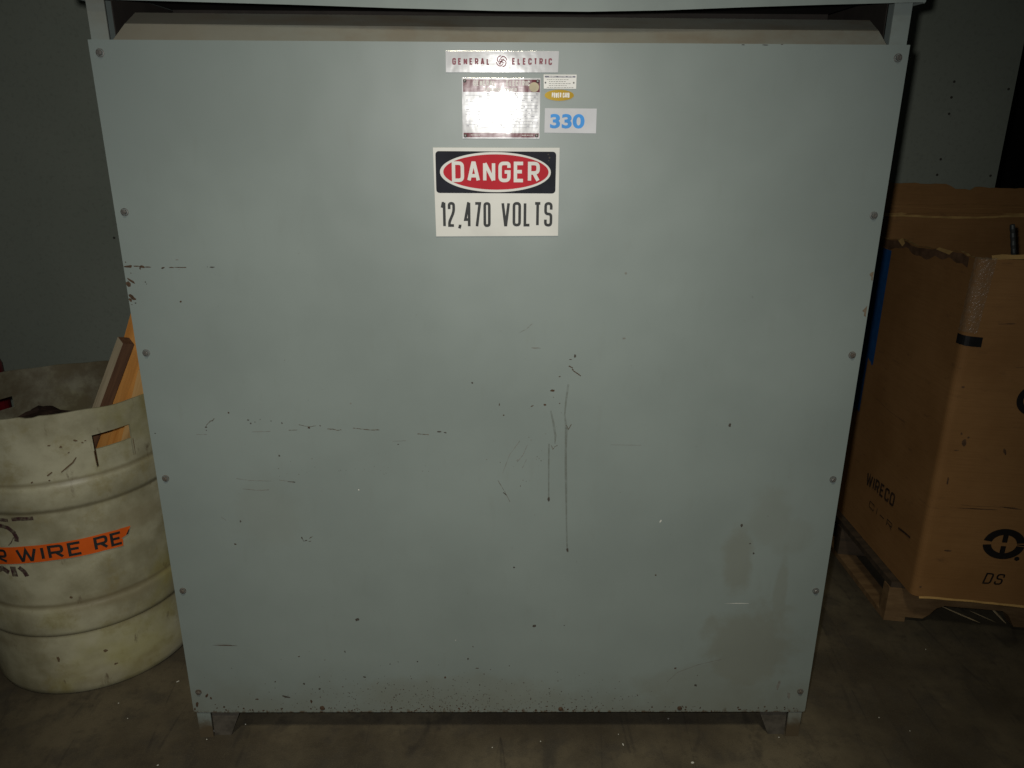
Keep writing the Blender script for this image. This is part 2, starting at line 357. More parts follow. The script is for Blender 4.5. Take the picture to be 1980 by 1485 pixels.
def mat_wood(name, c1, c2, axis_scale=(22, 22, 1.5)):
    m, nt, b = new_mat(name)
    co = obj_co(nt)
    f1 = noise(nt, co, 3, 6, .6, sc=axis_scale)
    f2 = noise(nt, co, 7, 3, .5)
    c = mix(nt, ramp(nt, f1, .32, .68), c1, c2)
    c = mix(nt, ramp(nt, f2, .6, .75, 0, .4), c, tuple(x * .55 for x in c1))
    nt.links.new(c, b.inputs['Base Color'])
    b.inputs['Roughness'].default_value = .65
    bump(nt, b, f1, .3, .001)
    return m

def mat_card():
    m, nt, b = new_mat("brown_cardboard")
    co = obj_co(nt)
    f1 = noise(nt, co, 4, 5, .6)
    f2 = noise(nt, co, 8, 3, .5, sc=(1, 1, 30))
    f3 = noise(nt, co, 14, 6, .7, sc=(1, 1, 3))
    c = mix(nt, ramp(nt, f1, .3, .7), (0.235, 0.118, 0.040), (0.300, 0.158, 0.058))
    c = mix(nt, ramp(nt, f2, .4, .7, 0, .25), c, (0.20, 0.10, 0.035))
    c = mix(nt, ramp(nt, f3, .58, .78, 0, .6), c, (0.12, 0.065, 0.03))
    nt.links.new(c, b.inputs['Base Color'])
    b.inputs['Roughness'].default_value = .75
    b.inputs['Specular IOR Level'].default_value = .2
    bump(nt, b, f2, .25, .0015)
    return m

def mat_alpha(name, c, alpha, rough=.5, spec=.3, bmp=0):
    m, nt, b = new_mat(name)
    co = obj_co(nt)
    f = noise(nt, co, 70, 5, .65)
    nt.links.new(mix(nt, ramp(nt, f, .3, .7), tuple(x * .8 for x in c), c), b.inputs['Base Color'])
    nt.links.new(ramp(nt, f, .3, .65, alpha * .45, min(1, alpha * 1.4)), b.inputs['Alpha'])
    b.inputs['Roughness'].default_value = rough
    b.inputs['Specular IOR Level'].default_value = spec
    if bmp:
        bump(nt, b, noise(nt, co, 120, 4, .6, sc=(1, 1, .5)), bmp, .004)
    return m

MT = dict(
    panel=mat_panel(), paint=mat_paint("grey_paint"), louver=mat_paint("grey_paint_rusty", base=(.165, .175, .150), rust=.85),
    leg=mat_paint("grey_paint_foot", rust=.45, foot=True), dark=plain("inside_shade", (.022, .018, .015), .8),  # dark: shade inside the cabinet put into the colour
    foot=plain("bare_dirty_steel", (.078, .070, .058), .7, .3, 40), bolt_old=plain("rusty_zinc", (.10, .085, .07), .7, .4, 260), bolt=plain("dull_zinc", (.13, .125, .115), .45, .3, 200, .5, .3),
    rust=plain("rust", (.060, .036, .021), .85, .35, 160), spot=plain("dark_spot", (.058, .052, .043), .7, .2, 200),
    faint=plain("scuff", (.165, .165, .148), .7, .15, 120), flake=plain("pale_fleck", (.55, .55, .5), .6),
    scratch=plain("old_scratch", (.105, .095, .075), .8, .35, 200), bare=plain("bare_primer", (.145, .115, .08), .7, .25, 150),
    drip=mat_alpha("drip_film", (.13, .125, .095), .22), dripend=plain("drip_end", (.03, .026, .02), .6),
    plate=mat_gloss("brushed_aluminium", (.86, .87, .90), .78, .10, .06, .8, wide=.050),
    plate_w=mat_gloss("pale_aluminium", (.86, .87, .90), .76, .10, .09, 1.0, wide=.014),
    maroon=mat_gloss("maroon_enamel", (.17, .015, .028), .8, .10, .07, 1.0, wide=.010),
    maroon_ink=plain("maroon_ink", (.20, .025, .045), .45), white_ink=plain("white_ink", (.72, .72, .68), .5, .05),
    tan=plain("tan_sticker", (.46, .41, .28), .6), white_lab=plain("white_label", (.80, .80, .77), .5, .04),
    gold=mat_gloss("gold_foil", (.36, .20, .010), .8, .3, .02, .1, (1, .8, .2)), grey_ink=plain("grey_ink", (.22, .22, .27), .6),
    paper=plain("white_sticker", (.56, .57, .60), .55, .05, 20), blue_ink=plain("blue_ink", (.03, .26, .68), .5, .08),
    sign=plain("sign_white", (.58, .58, .54), .45, .06, 12, .4), sign_blk=plain("sign_black", (.013, .014, .021), .6, .2, 20, .12),
    sign_red=plain("sign_red", (.44, .02, .032), .6, .1, 10, .12), ink=plain("black_ink", (.022, .024, .024), .55, .2),
    floor=mat_floor(), wall=mat_wall(), far=plain("far_wall", (.012, .010, .009), .9),
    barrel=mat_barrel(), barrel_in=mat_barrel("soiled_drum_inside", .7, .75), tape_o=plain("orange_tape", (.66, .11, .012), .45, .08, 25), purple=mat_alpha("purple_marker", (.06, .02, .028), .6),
    dirtcut=plain("dirt_and_cut_shade", (.13, .09, .05), .8),
    pine=mat_wood("orange_pine", (.50, .20, .035), (.66, .31, .075)), tanwood=mat_wood("tan_pine", (.40, .22, .07), (.55, .33, .13)),
    grey_wood=mat_wood("weathered_wood", (.42, .35, .23), (.60, .50, .34)), brown_wood=mat_wood("dark_brown_wood", (.10, .048, .026), (.17, .085, .042)),  # brown_wood: darker brown for one side face and the top end
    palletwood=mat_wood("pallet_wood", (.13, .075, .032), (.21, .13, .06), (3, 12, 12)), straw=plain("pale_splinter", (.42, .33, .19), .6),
    card=mat_card(), cardedge=plain("cut_cardboard", (.46, .29, .10), .8), faded_ink=plain("faded_box_ink", (.045, .026, .016), .7, .4, 90), card_scuff=plain("cardboard_scuff", (.10, .055, .028), .8, .4, 60), card_torn=plain("torn_ply", (.13, .075, .042), .85, .3, 30, .1, 0, .4), cardink=plain("box_ink", (.012, .010, .009), .6),
    clear=mat_alpha("clear_tape", (.40, .33, .24), .20, .14, .8, .9), black_tape=plain("black_tape", (.012, .012, .012), .35, .2, 40, .5),
    blue_tape=plain("blue_tape", (.012, .075, .22), .6, .15, 40),
    pallet_shade=mat_wood("pallet_wood_shaded", (.040, .030, .020), (.075, .052, .032), (3, 12, 12)), steel=plain("dark_steel", (.12, .13, .125), .35, .25, 60, .5, .7), red=plain("red_paint", (.20, .012, .018), .4),  # second pallet wood: shade inside the pallet put into its colour
    bundle=plain("dark_rag", (.035, .020, .014), .8, .4, 25, .2, 0, .6),
)

# ------------------------------------------------------------------ mesh builder
def origin(o):
    v = Vector((0, 0, 0))
    while o is not None:
        v += o.location
        o = o.parent
    return v

class MB:
    def __init__(s):
        s.v = []; s.f = []; s.mi = []; s.cur = 0
    def face(s, pts):
        n = len(s.v)
        s.v += [tuple(p) for p in pts]
        s.f.append(tuple(range(n, n + len(pts))))
        s.mi.append(s.cur)
    def hexa(s, p):                      # p: 4 bottom, 4 top corners, anticlockwise seen from above
        n = len(s.v)
        s.v += [tuple(q) for q in p]
        for f in ((3, 2, 1, 0), (4, 5, 6, 7), (0, 1, 5, 4), (1, 2, 6, 5), (2, 3, 7, 6), (3, 0, 4, 7)):
            s.f.append(tuple(n + i for i in f)); s.mi.append(s.cur)
    def box(s, x0, x1, y0, y1, z0, z1):
        s.hexa([(x0, y0, z0), (x1, y0, z0), (x1, y1, z0), (x0, y1, z0), (x0, y0, z1), (x1, y0, z1), (x1, y1, z1), (x0, y1, z1)])
    def prism(s, pts, fn, d0, d1):       # outline in 2D (anticlockwise), fn(a, b, depth) -> point; d0 front, d1 back
        n = len(s.v); k = len(pts)
        s.v += [tuple(fn(a, b, d0)) for a, b in pts] + [tuple(fn(a, b, d1)) for a, b in pts]
        s.f.append(tuple(range(n, n + k))); s.mi.append(s.cur)
        s.f.append(tuple(reversed(range(n + k, n + 2 * k)))); s.mi.append(s.cur)
        for i in range(k):
            j = (i + 1) % k
            s.f.append((n + i, n + k + i, n + k + j, n + j)); s.mi.append(s.cur)
    def lathe(s, prof, c, seg=24, axis='z'):
        n = len(s.v)
        for r, z in prof:
            for i in range(seg):
                a = 2 * math.pi * i / seg
                if axis == 'z':
                    s.v.append((c[0] + r * math.cos(a), c[1] + r * math.sin(a), c[2] + z))
                else:
                    s.v.append((c[0] + r * math.cos(a), c[1] - z, c[2] + r * math.sin(a)))
        for k in range(len(prof) - 1):
            for i in range(seg):
                j = (i + 1) % seg
                s.f.append((n + k * seg + i, n + k * seg + j, n + (k + 1) * seg + j, n + (k + 1) * seg + i)); s.mi.append(s.cur)
    def build(s, name, mat, parent=None, bevel=0.0, smooth=False):
        o0 = origin(parent)
        me = bpy.data.meshes.new(name)
        me.from_pydata([(x - o0.x, y - o0.y, z - o0.z) for x, y, z in s.v], [], s.f)
        mats = mat if isinstance(mat, (list, tuple)) else [mat]
        for m in mats:
            me.materials.append(MT[m])
        if len(mats) > 1:
            me.polygons.foreach_set('material_index', s.mi)
        if smooth:
            me.polygons.foreach_set('use_smooth', [True] * len(me.polygons))
        me.update()
        o = bpy.data.objects.new(name, me)
        col.objects.link(o)
        o.parent = parent
        if bevel:
            b = o.modifiers.new("bevel", 'BEVEL'); b.width = bevel; b.segments = 2; b.limit_method = 'ANGLE'
        return o

def thing(name, label, cat, loc, group=None):
    o = bpy.data.objects.new(name, None)
    col.objects.link(o)
    o.empty_display_size = .1
    o.location = loc
    return tag(o, label, cat, group)

def tag(o, label, cat, group=None):
    o['label'] = label; o['category'] = cat
    if group:
        o['group'] = group
    return o

def lab(o, text):
    o['label'] = text
    return o

# ------------------------------------------------------------------ lettering: block letters drawn as thick strokes
r_ = .28
GL = {
 'A': (1, [[(0, 0), (.43, 1), (.57, 1), (1, 0)], [(.18, .27), (.82, .27)]]),
 'C': (.9, [[(1, .70), (1, 1, r_), (0, 1, r_), (0, 0, r_), (1, 0, r_), (1, .30)]]),
 'D': (.95, [[(0, 0), (0, 1), (1, 1, r_), (1, 0, r_), 'c']]),
 'E': (.82, [[(1, 1), (0, 1), (0, 0), (1, 0)], [(0, .52), (.85, .52)]]),
 'F': (.8, [[(1, 1), (0, 1), (0, 0)], [(0, .52), (.85, .52)]]),
 'G': (.95, [[(1, .74), (1, 1, r_), (0, 1, r_), (0, 0, r_), (1, 0, r_), (1, .50), (.52, .50)]]),
 'I': (.0, [[(.5, 0), (.5, 1)]]),
 'L': (.75, [[(0, 1), (0, 0), (1, 0)]]),
 'M': (1.15, [[(0, 0), (0, 1)], [(0, .98), (.5, .25), (1, .98)], [(1, 1), (1, 0)]]),
 'N': (.95, [[(0, 0), (0, 1)], [(0.02, 1), (.98, 0)], [(1, 1), (1, 0)]]),
 'O': (.92, [[(0, 0, r_), (0, 1, r_), (1, 1, r_), (1, 0, r_), 'c']]),
 'P': (.88, [[(0, 0), (0, 1), (1, 1, r_), (1, .45, r_), (0, .45)]]),
 'R': (.92, [[(0, 0), (0, 1), (1, 1, r_), (1, .45, r_), (0, .45)], [(.5, .45), (1, 0)]]),
 'S': (.9, [[(1, .72), (1, 1, r_), (0, 1, r_), (0, .52, r_), (1, .52, r_), (1, 0, r_), (0, 0, r_), (0, .26)]]),
 'T': (.85, [[(0, 1), (1, 1)], [(.5, 1), (.5, 0)]]),
 'U': (.9, [[(0, 1), (0, 0, r_), (1, 0, r_), (1, 1)]]),
 'V': (.95, [[(0, 1), (.45, 0), (.55, 0), (1, 1)]]),
 'W': (1.45, [[(0, 1), (.22, 0), (.28, 0), (.5, .9), (.72, 0), (.78, 0), (1, 1)]]),
 '0': (.9, [[(0, 0, r_), (0, 1, r_), (1, 1, r_), (1, 0, r_), 'c']]),
 '1': (.42, [[(0, .80), (.45, 1), (1, 1)], [(1, 1.03), (1, -.03)]]),
 '2': (.9, [[(0, .74), (0, 1, r_), (1, 1, r_), (1, .62, .2), (0, .16, .1), (0, 0), (1, 0)]]),
 '3': (.9, [[(0, .74), (0, 1, r_), (1, 1, r_), (1, .52, .2), (.4, .52)], [(.4, .5), (1, .5, .2), (1, 0, r_), (0, 0, r_), (0, .26)]]),
 '4': (1.0, [[(.76, 1), (.62, 1), (0, .27), (1, .27)], [(.76, 1.03), (.76, -.03)]]),
 '7': (.9, [[(0, 1), (1, 1), (.35, -.03)]]),
 ',': (.3, [[(.75, .04), (.75, -.02), (.2, -.13)]]),
 '-': (.8, [[(0, .5), (1, .5)]]),
}

def soften(pl, closed, w, h):
    """round the corners that carry a radius (third value, part of the letter's height)"""
    out = []
    n = len(pl)
    for i, p in enumerate(pl):
        if len(p) < 3 or (not closed and i in (0, n - 1)):
            out.append((p[0] * w, p[1] * h)); continue
        a, b = pl[(i - 1) % n], pl[(i + 1) % n]
        P = Vector((p[0] * w, p[1] * h)); A = Vector((a[0] * w, a[1] * h)); B = Vector((b[0] * w, b[1] * h))
        r = min(p[2] * max(h * .8, 1e-9), (A - P).length * .5, (B - P).length * .5)
        s = P + (A - P).normalized() * r; e = P + (B - P).normalized() * r
        for k in range(5):
            t = k / 4
            q = s * (1 - t) ** 2 + P * 2 * t * (1 - t) + e * t * t
            out.append((q.x, q.y))
    return out

def stroke(pts, hw, closed=False):
    """quads of a polyline with half width hw (one number or one per point)"""
    q = []
    for p in pts:
        if not q or (Vector(p) - Vector(q[-1])).length > 1e-7:
            q.append(p)
    if closed and len(q) > 2 and (Vector(q[0]) - Vector(q[-1])).length < 1e-7:
        q.pop()
    n = len(q)
    ws = hw if isinstance(hw, list) else [hw] * n
    L, Rr = [], []
    for i in range(n):
        P = Vector(q[i])
        a = Vector(q[i - 1]) if (i > 0 or closed) else None
        b = Vector(q[(i + 1) % n]) if (i < n - 1 or closed) else None
        d1 = (P - a).normalized() if a is not None else None
        d2 = (b - P).normalized() if b is not None else None
        if d1 is None: d1 = d2
        if d2 is None: d2 = d1
        n1 = Vector((-d1.y, d1.x)); n2 = Vector((-d2.y, d2.x))
        m = (n1 + n2)
        m = m.normalized() if m.length > 1e-6 else n1
        k = ws[min(i, len(ws) - 1)] / max(.35, m.dot(n1))
        L.append(P + m * k); Rr.append(P - m * k)
    quads = []
    for i in range(n if closed else n - 1):
        j = (i + 1) % n
        quads.append([tuple(Rr[i]), tuple(Rr[j]), tuple(L[j]), tuple(L[i])])
    return quads

def letters(mb, text, x0, x1, z0, z1, hw, fn, gap=.32, space=.75, slant=0.0, unit=None):
    """fn(a, b, lift) maps sheet coordinates to a point"""
    h = z1 - z0
    stroke_w = 2 * hw
    n = len(text)
    units = sum(space if c == ' ' else GL[c][0] for c in text) + gap * sum(1 for i in range(n - 1) if text[i] != ' ' and text[i + 1] != ' ')
    fixed = stroke_w * sum(1 for c in text if c != ' ')
    u = ((x1 - x0) - fixed) / units
    x = x0
    lift = 0
    for i, c in enumerate(text):
        if c == ' ':
            x += space * u; continue
        wd, pls = GL[c]
        W = wd * u
        for pl in pls:
            closed = pl[-1] == 'c'
            p = pl[:-1] if closed else pl
            pts = soften(p, closed, W, h - stroke_w)
            pts = [(x + hw + a + slant * b, z0 + hw + b) for a, b in pts]
            for qd in stroke(pts, hw, closed):
                lift = (lift + 1) % 7
                mb.face([fn(a, b, lift * .00007) for a, b in qd])
        x += W + stroke_w
        if i < n - 1 and text[i + 1] != ' ':
            x += gap * u

def face_y(y):
    return lambda a, b, d=0.0: (a, y - d, b)

def ell(x0, x1, z0, z1, n=48):
    cx, cz, rx, rz = (x0 + x1) / 2, (z0 + z1) / 2, (x1 - x0) / 2, (z1 - z0) / 2
    return [(cx + rx * math.cos(2 * math.pi * i / n), cz + rz * math.sin(2 * math.pi * i / n)) for i in range(n)]

def rrect(x0, x1, z0, z1, r, k=5):
    out = []
    for cx, cz, a0 in ((x1 - r, z0 + r, -90), (x1 - r, z1 - r, 0), (x0 + r, z1 - r, 90), (x0 + r, z0 + r, 180)):
        for i in range(k + 1):
            a = R(a0 + 90 * i / k)
            out.append((cx + r * math.cos(a), cz + r * math.sin(a)))
    return out

# ================================================================== the setting
fl_ = MB()
fl_.face([(-9, -9, 0), (9, -9, 0), (9, 9, 0), (-9, 9, 0)])
floor = fl_.build("floor", 'floor'); floor['kind'] = 'structure'

wl = MB(); wl.box(-4.2, 1.775, 1.30, 1.42, 0.0, 3.4)
wall = thing("wall", "plain dull grey green wall behind the cabinet, full of small screws", "wall", (-1.2, 1.36, 0))
wl.build("wall_face", 'wall', wall)
sc0 = None
for i, (x, z) in enumerate([(1.56, 1.609), (1.56, 1.558), (1.562, 1.504), (1.561, 1.351), (1.558, 1.297), (1.754, 1.586), (1.751, 1.295), (-1.42, 1.06), (-1.30, .86)]):
    if sc0 is None:
        m = MB(); m.lathe([(0, .003), (.0025, .003), (.0042, .0012), (.0045, 0)], (x, 1.3, z), 10, 'y')
        sc0 = m.build("screw", 'spot', wall); b0 = (x, z)
    else:
        o = sc0.copy(); col.objects.link(o); o.parent = wall
        o.location = (x - b0[0], 0, z - b0[1])

fw = MB(); fw.box(-6, 8, 4.6, 4.7, 0, 4)
far = fw.build("far_wall", 'far'); far['kind'] = 'structure'

# ================================================================== the transformer cabinet
H0, H1, HW = .080, 1.615, .762
cab = thing("transformer_cabinet", "big grey steel transformer cabinet with a DANGER sign, bolted front sheet and scuffed paint", "transformer", (0, .45, 0))

# front sheet, a gently uneven skin
m = MB()
nxp, nzp = 24, 24
for yy, sgn in ((0.0, 1), (.003, -1)):
    n0 = len(m.v)
    for j in range(nzp + 1):
        for i in range(nxp + 1):
            x = -HW + 2 * HW * i / nxp; z = H0 + (H1 - H0) * j / nzp
            m.v.append((x, yy, z))
    for j in range(nzp):
        for i in range(nxp):
            a = n0 + j * (nxp + 1) + i
            q = (a, a + 1, a + nxp + 2, a + nxp + 1)
            m.f.append(q if sgn > 0 else q[::-1]); m.mi.append(0)
nf = (nxp + 1) * (nzp + 1)
def gi(i, j, b): return b * nf + j * (nxp + 1) + i
for i in range(nxp):
    m.f.append((gi(i, 0, 1), gi(i + 1, 0, 1), gi(i + 1, 0, 0), gi(i, 0, 0))); m.mi.append(0)
    m.f.append((gi(i, nzp, 0), gi(i + 1, nzp, 0), gi(i + 1, nzp, 1), gi(i, nzp, 1))); m.mi.append(0)
for j in range(nzp):
    m.f.append((gi(0, j, 0), gi(0, j + 1, 0), gi(0, j + 1, 1), gi(0, j, 1))); m.mi.append(0)
    m.f.append((gi(nxp, j, 1), gi(nxp, j + 1, 1), gi(nxp, j + 1, 0), gi(nxp, j, 0))); m.mi.append(0)
panel = m.build("front_panel", 'panel', cab)

# bolts down both edges
bolt_pts = [(sx * (HW - .0194), H1 - .0226 - .28997 * k) for sx in (-1, 1) for k in range(6)]
def bolt_mesh(mat):
    b_ = MB()
    c0 = origin(panel)
    b_.lathe([(.0078, 0), (.0078, .0012), (.0062, .0016)], c0, 20, 'y')
    b_.lathe([(.0055, .0016), (.0053, .0052), (.0042, .0060), (0.0, .0060)], c0, 6, 'y')
    return b_.build("bolt", mat, panel)
bolts = [bolt_mesh('bolt'), bolt_mesh('bolt_old')]
rbolt = random.Random(12)
for i, (bx_, bz_) in enumerate(bolt_pts):
    if i in (0, 3):
        o = bolts[0 if i == 0 else 1]
    else:
        o = bolts[1 if i in (4, 5, 8, 11) else 0].copy(); col.objects.link(o); o.parent = panel
    o.location = Vector((bx_, 0, bz_)) - origin(panel)
    o.rotation_euler = (R(rbolt.uniform(-3, 3)), R(rbolt.uniform(0, 60)), R(rbolt.uniform(-4, 4)))
m = MB()
for (bx_, bz_) in [BBOLT[0], BBOLT[2], BBOLT[3]]:
    m = MB(); m.lathe([(.006, 0), (.0058, .0022), (.004, .004), (0, .0042)], (bx_, 0, bz_), 9, 'y')
    m.build("rivet", 'rust', panel)

# marks on the sheet: thin flakes and scratches
def blob(x, z, a, b, rot, n=11):
    cs, sn = math.cos(R(rot)), math.sin(R(rot))
    out = []
    for i in range(n):
        t = 2 * math.pi * i / n
        k = random.uniform(.65, 1.2)
        u, v = a * k * math.cos(t), b * k * math.sin(t)
        out.append((x + u * cs - v * sn, z + u * sn + v * cs))
    return out
CL = ['rust', 'spot', 'faint', 'flake', 'scratch']
mk = MB()
lift = 0
for (x, z, a, b, rot, c) in BLOBS:
    mk.cur = c; lift = (lift + 1) % 5
    mk.face([(p, -.0003 - lift * .00003, q) for p, q in blob(x, z, a, b, rot)])
for pts, hw, c in SCRATCH:
    mk.cur = c; lift = (lift + 1) % 5
    wob = []
    for i in range(len(pts) - 1):
        for k in range(6):
            t = k / 6
            wob.append((pts[i][0] * (1 - t) + pts[i + 1][0] * t + random.uniform(-.4, .4) * hw, pts[i][1] * (1 - t) + pts[i + 1][1] * t + random.uniform(-.4, .4) * hw))
    wob.append(pts[-1])
    ws = [hw * random.uniform(.25, 1.15) for _ in wob]
    if c in (0, 1) and hw < .0012: mk.cur = 4
    for q in stroke(wob, ws):
        mk.face([(p, -.0003 - lift * .00003, s) for p, s in q])
rs = random.Random(3)
def speck(x, z, r, c):
    mk.cur = c
    mk.face([(p, -.0003 - rs.random() * .0002, q) for p, q in blob(x, z, r * rs.uniform(.7, 1.5), r * rs.uniform(.6, 1.2), rs.uniform(0, 180), 7)])
for k in range(560):
    x = rs.gauss(-.10, .24)
    if abs(x) > .72: continue
    z = H0 + abs(rs.gauss(0, .055)) + .002
    speck(x, z, rs.uniform(.0005, .0016), rs.choice([0, 1, 4, 4, 0]))
for k in range(150):
    speck(rs.uniform(-.72, .74), H0 + rs.uniform(.002, .018), rs.uniform(.0008, .0026), 0)
for k in range(90):
    speck(rs.uniform(-.73, .73), rs.uniform(.12, 1.3), rs.uniform(.0004, .0009), rs.choice([2, 4, 4, 2]))
for k in range(26):
    speck(rs.gauss(-.35, .14), rs.gauss(.745, .012), rs.uniform(.0005, .001), 4)
for k in range(26):
    speck(rs.gauss(.08, .04), rs.gauss(.80, .06), rs.uniform(.0006, .0014), rs.choice([4, 2]))
o = mk.build("paint_mark", CL, panel); o['kind'] = 'stuff'
dp = MB()
for pts, ws in DRIPS:
    for q in stroke(pts, [v * .72 for v in ws]):
        dp.face([(p, -.0002, s) for p, s in q])
lab(dp.build("drip_stain", 'drip', panel), "pale brown runs of dried liquid down the middle of the sheet")
for ch in CHIPS:
    m = MB(); m.face([(p, -.0004, q) for p, q in reversed(ch)])
    lab(m.build("paint_chip", 'bare', panel), "chip of paint broken off the right edge, tan beneath")

# corner posts that run down into the feet
for sx in (-1, 1):
    m = MB()
    xo, xi = sx * .7565, sx * .7235
    m.box(min(xo, xi), max(xo, xi), .0034, .0066, 0.0, 1.70)
    xs = (sx * .7535, sx * .7565)
    m.box(min(xs), max(xs), .0068, .040, 0.0, 1.70)
    m.build("corner_post", 'leg', cab)
    m = MB()
    g = [(.7225, 0.0), (.7225, H0 + .01), (.645, H0 + .01), (.682, 0.0)]
    if sx < 0:
        g = [(-a, b) for a, b in g]
    else:
        g = g[::-1]
    # anticlockwise seen from the front
    m.prism(g[::-1] if sx > 0 else g[::-1], lambda a, b, d: (a, .011 + d, b), 0, .004)
    m.build("foot_gusset", 'foot', cab)
# body behind the sheet
for sx in (-1, 1):
    m = MB(); xs = (sx * .7505, sx * .7530); m.box(min(xs), max(xs), .008, .95, H0, 1.70)
    m.build("side_panel", 'paint', cab)
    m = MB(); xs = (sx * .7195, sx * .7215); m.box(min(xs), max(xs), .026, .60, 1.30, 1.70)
    m.build("vent_shade_plate", 'dark', cab)  # added plate, its dark colour stands for the shaded inner side
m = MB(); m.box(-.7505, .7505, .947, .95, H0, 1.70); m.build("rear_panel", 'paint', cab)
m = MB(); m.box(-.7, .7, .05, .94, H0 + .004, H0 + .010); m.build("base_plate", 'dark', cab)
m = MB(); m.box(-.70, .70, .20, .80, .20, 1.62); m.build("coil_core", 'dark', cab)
m = MB(); m.box(-.7150, .7150, .30, .303, 1.40, 1.745); m.build("inner_shade_sheet", 'dark', cab)  # dark sheet for the black depth of the vent slot
# sloping sheet inside the vent slot, folded once along its length
m = MB()
A0 = [(-.7215, .0045, 1.611), (.7265, .0045, 1.607)]
A1 = [(-.6975, .018, 1.644), (.7075, .018, 1.640)]
A2 = [(-.6935, .060, 1.6675), (.7055, .060, 1.6630)]
for P, Q in ((A0, A1), (A1, A2)):
    k = 30
    for i in range(k):
        t0, t1 = i / k, (i + 1) / k
        L = lambda S, t: tuple(S[0][j] * (1 - t) + S[1][j] * t for j in range(3))
        m.face([L(P, t0), L(P, t1), L(Q, t1), L(Q, t0)])
lo = m.build("vent_sheet", 'louver', cab)
md = lo.modifiers.new("solid", 'SOLIDIFY'); md.thickness = .0018; md.offset = -1
# cover with a sagging front lip
lip = [(-.778, 1.6835)] + LIP + [(.772, LIP[-1][1] + .0003)]
cv = MB()
n = len(lip)
for i in range(n - 1):
    (xa, za), (xb, zb) = lip[i], lip[i + 1]
    cv.hexa([(xa, -.0125, za), (xb, -.0125, zb), (xb, -.0095, zb), (xa, -.0095, za), (xa, -.0125, 1.752), (xb, -.0125, 1.752), (xb, -.0095, 1.752), (xa, -.0095, 1.752)])
cv.build("cover_lip", 'paint', cab)
m = MB()
m.box(-.778, .772, -.0125, .97, 1.7522, 1.756)
m.box(-.778, -.775, -.0093, .97, 1.684, 1.752)
m.box(.769, .772, -.0093, .97, 1.684, 1.752)
m.build("cover", 'paint', cab)
m = MB(); m.box(-.7140, .7140, .0075, .95, 1.7005, 1.7035); m.build("cover_shade_sheet", 'dark', cab)  # dark sheet, shade under the cover put into its colour

# ------------------------------------------------------------------ plates and stickers on the front sheet
def plate(name, corners, mat, label, y=-.0016):
    m = MB()
    c = [corners[3], corners[2], corners[1], corners[0]]
    m.prism(c, face_y(0), -y, 0.0001)
    return lab(m.build(name, mat, cab, bevel=.0004), label)

def sheet(name, outline, y, mat, parent):
    m = MB(); m.face([(a, y, b) for a, b in outline])
    return m.build(name, mat, parent)

def rect(b):
    return [(b[0], b[2]), (b[1], b[2]), (b[1], b[3]), (b[0], b[3])]

def words(name, parent, items, y, mat, gap=.32, space=.75, slant=0):
    m = MB()
    for t, b, hw in items:
        letters(m, t, b[0], b[1], b[2], b[3], hw, face_y(y), gap, space, slant)
    return m.build(name, mat, parent)

pa = plate("maker_plate", PLATE_A, 'plate', "long bright aluminium maker plate lettered in maroon")
words("lettering", pa, [("GENERAL", A_GEN, .0013)], -.0019, 'maroon_ink', gap=.85)
words("lettering", pa, [("ELECTRIC", A_ELE, .0013)], -.0019, 'maroon_ink', gap=.85)
# round monogram: curled strokes in a ring
def monogram(m, cx, cz, r, hw, fn):
    for k in range(4):
        a0 = 45 + 90 * k
        arc = []
        for i in range(11):
            a = R(a0 - 36 + 72 * i / 10)
            rr = r * (1 - .16 * (i / 10) ** 3)
            arc.append((cx + rr * math.cos(a), cz + rr * math.sin(a)))
        e = R(a0 + 36)
        for i in range(1, 6):
            a = e + R(40 * i)
            rr = r * (.82 - .06 * i)
            arc.append((cx + rr * math.cos(e + R(6 * i)), cz + rr * math.sin(e + R(6 * i))))
        for q in stroke(arc, hw):
            m.face([fn(p, s, k * .00004) for p, s in q])
    g = [(-.05, .30), (-.25, .42), (-.48, .22), (-.40, -.05), (-.15, .0), (-.05, .28), (-.10, -.25), (-.30, -.55), (-.52, -.42), (-.2, -.15), (.1, .0)]
    e = [(.06, -.02), (.36, .12), (.40, .32), (.22, .40), (.08, .15), (.10, -.18), (.28, -.32), (.52, -.15)]
    for kk, pl in enumerate((g, e)):
        for q in stroke([(cx + a * r, cz + b * r) for a, b in pl], hw * .8):
            m.face([fn(p, s, .0002 + kk * .00004) for p, s in q])
m = MB()
monogram(m, (A_EMB[0] + A_EMB[1]) / 2, (A_EMB[2] + A_EMB[3]) / 2, (A_EMB[1] - A_EMB[0]) / 2, .0009, face_y(-.0019))
m.build("emblem", 'maroon_ink', pa)

pb = plate("rating_plate", PLATE_B, 'plate_w', "square shiny rating plate with maroon bands, glaring in the flash", -.0018)
sheet("header_band", rect(B_HEAD), -.0021, 'maroon', pb)
sheet("footer_band", rect(B_FOOT), -.0021, 'maroon', pb)
for wd, bx, hw in (("GENERAL", B_GEN, .0010), ("ELECTRIC", B_ELE, .0010), ("TRANSFORMER", B_TRA, .0008)):
    words("header_lettering", pb, [(wd, bx, hw)], -.0024, 'white_ink', gap=.5)
fb = B_FOOT; fz = (fb[2] + .0028, fb[3] - .0028)
for wd, xa, xb in (("PITTSFIELD", .014, .031), ("MASS", .076, .084), ("MADE IN U S A", .112, .133)):
    words("footer_lettering", pb, [(wd, (fb[0] + xa, fb[0] + xb, *fz), .0002)], -.0024, 'white_ink')
m = MB()
X0, X1, Z0, Z1 = B_HEAD[0], B_HEAD[1], B_FOOT[3], B_HEAD[2]
def ln(x0, x1, z, hw=.00022):
    for q in stroke([(x0, z), (x1, z)], hw):
        m.face([(a, -.0021, b) for a, b in q])
for k in range(11):
    z = Z1 - .006 - k * (Z1 - Z0 - .010) / 11
    ln(X0 + .004 + .03 * (k % 3 == 1), X1 - .003, z)
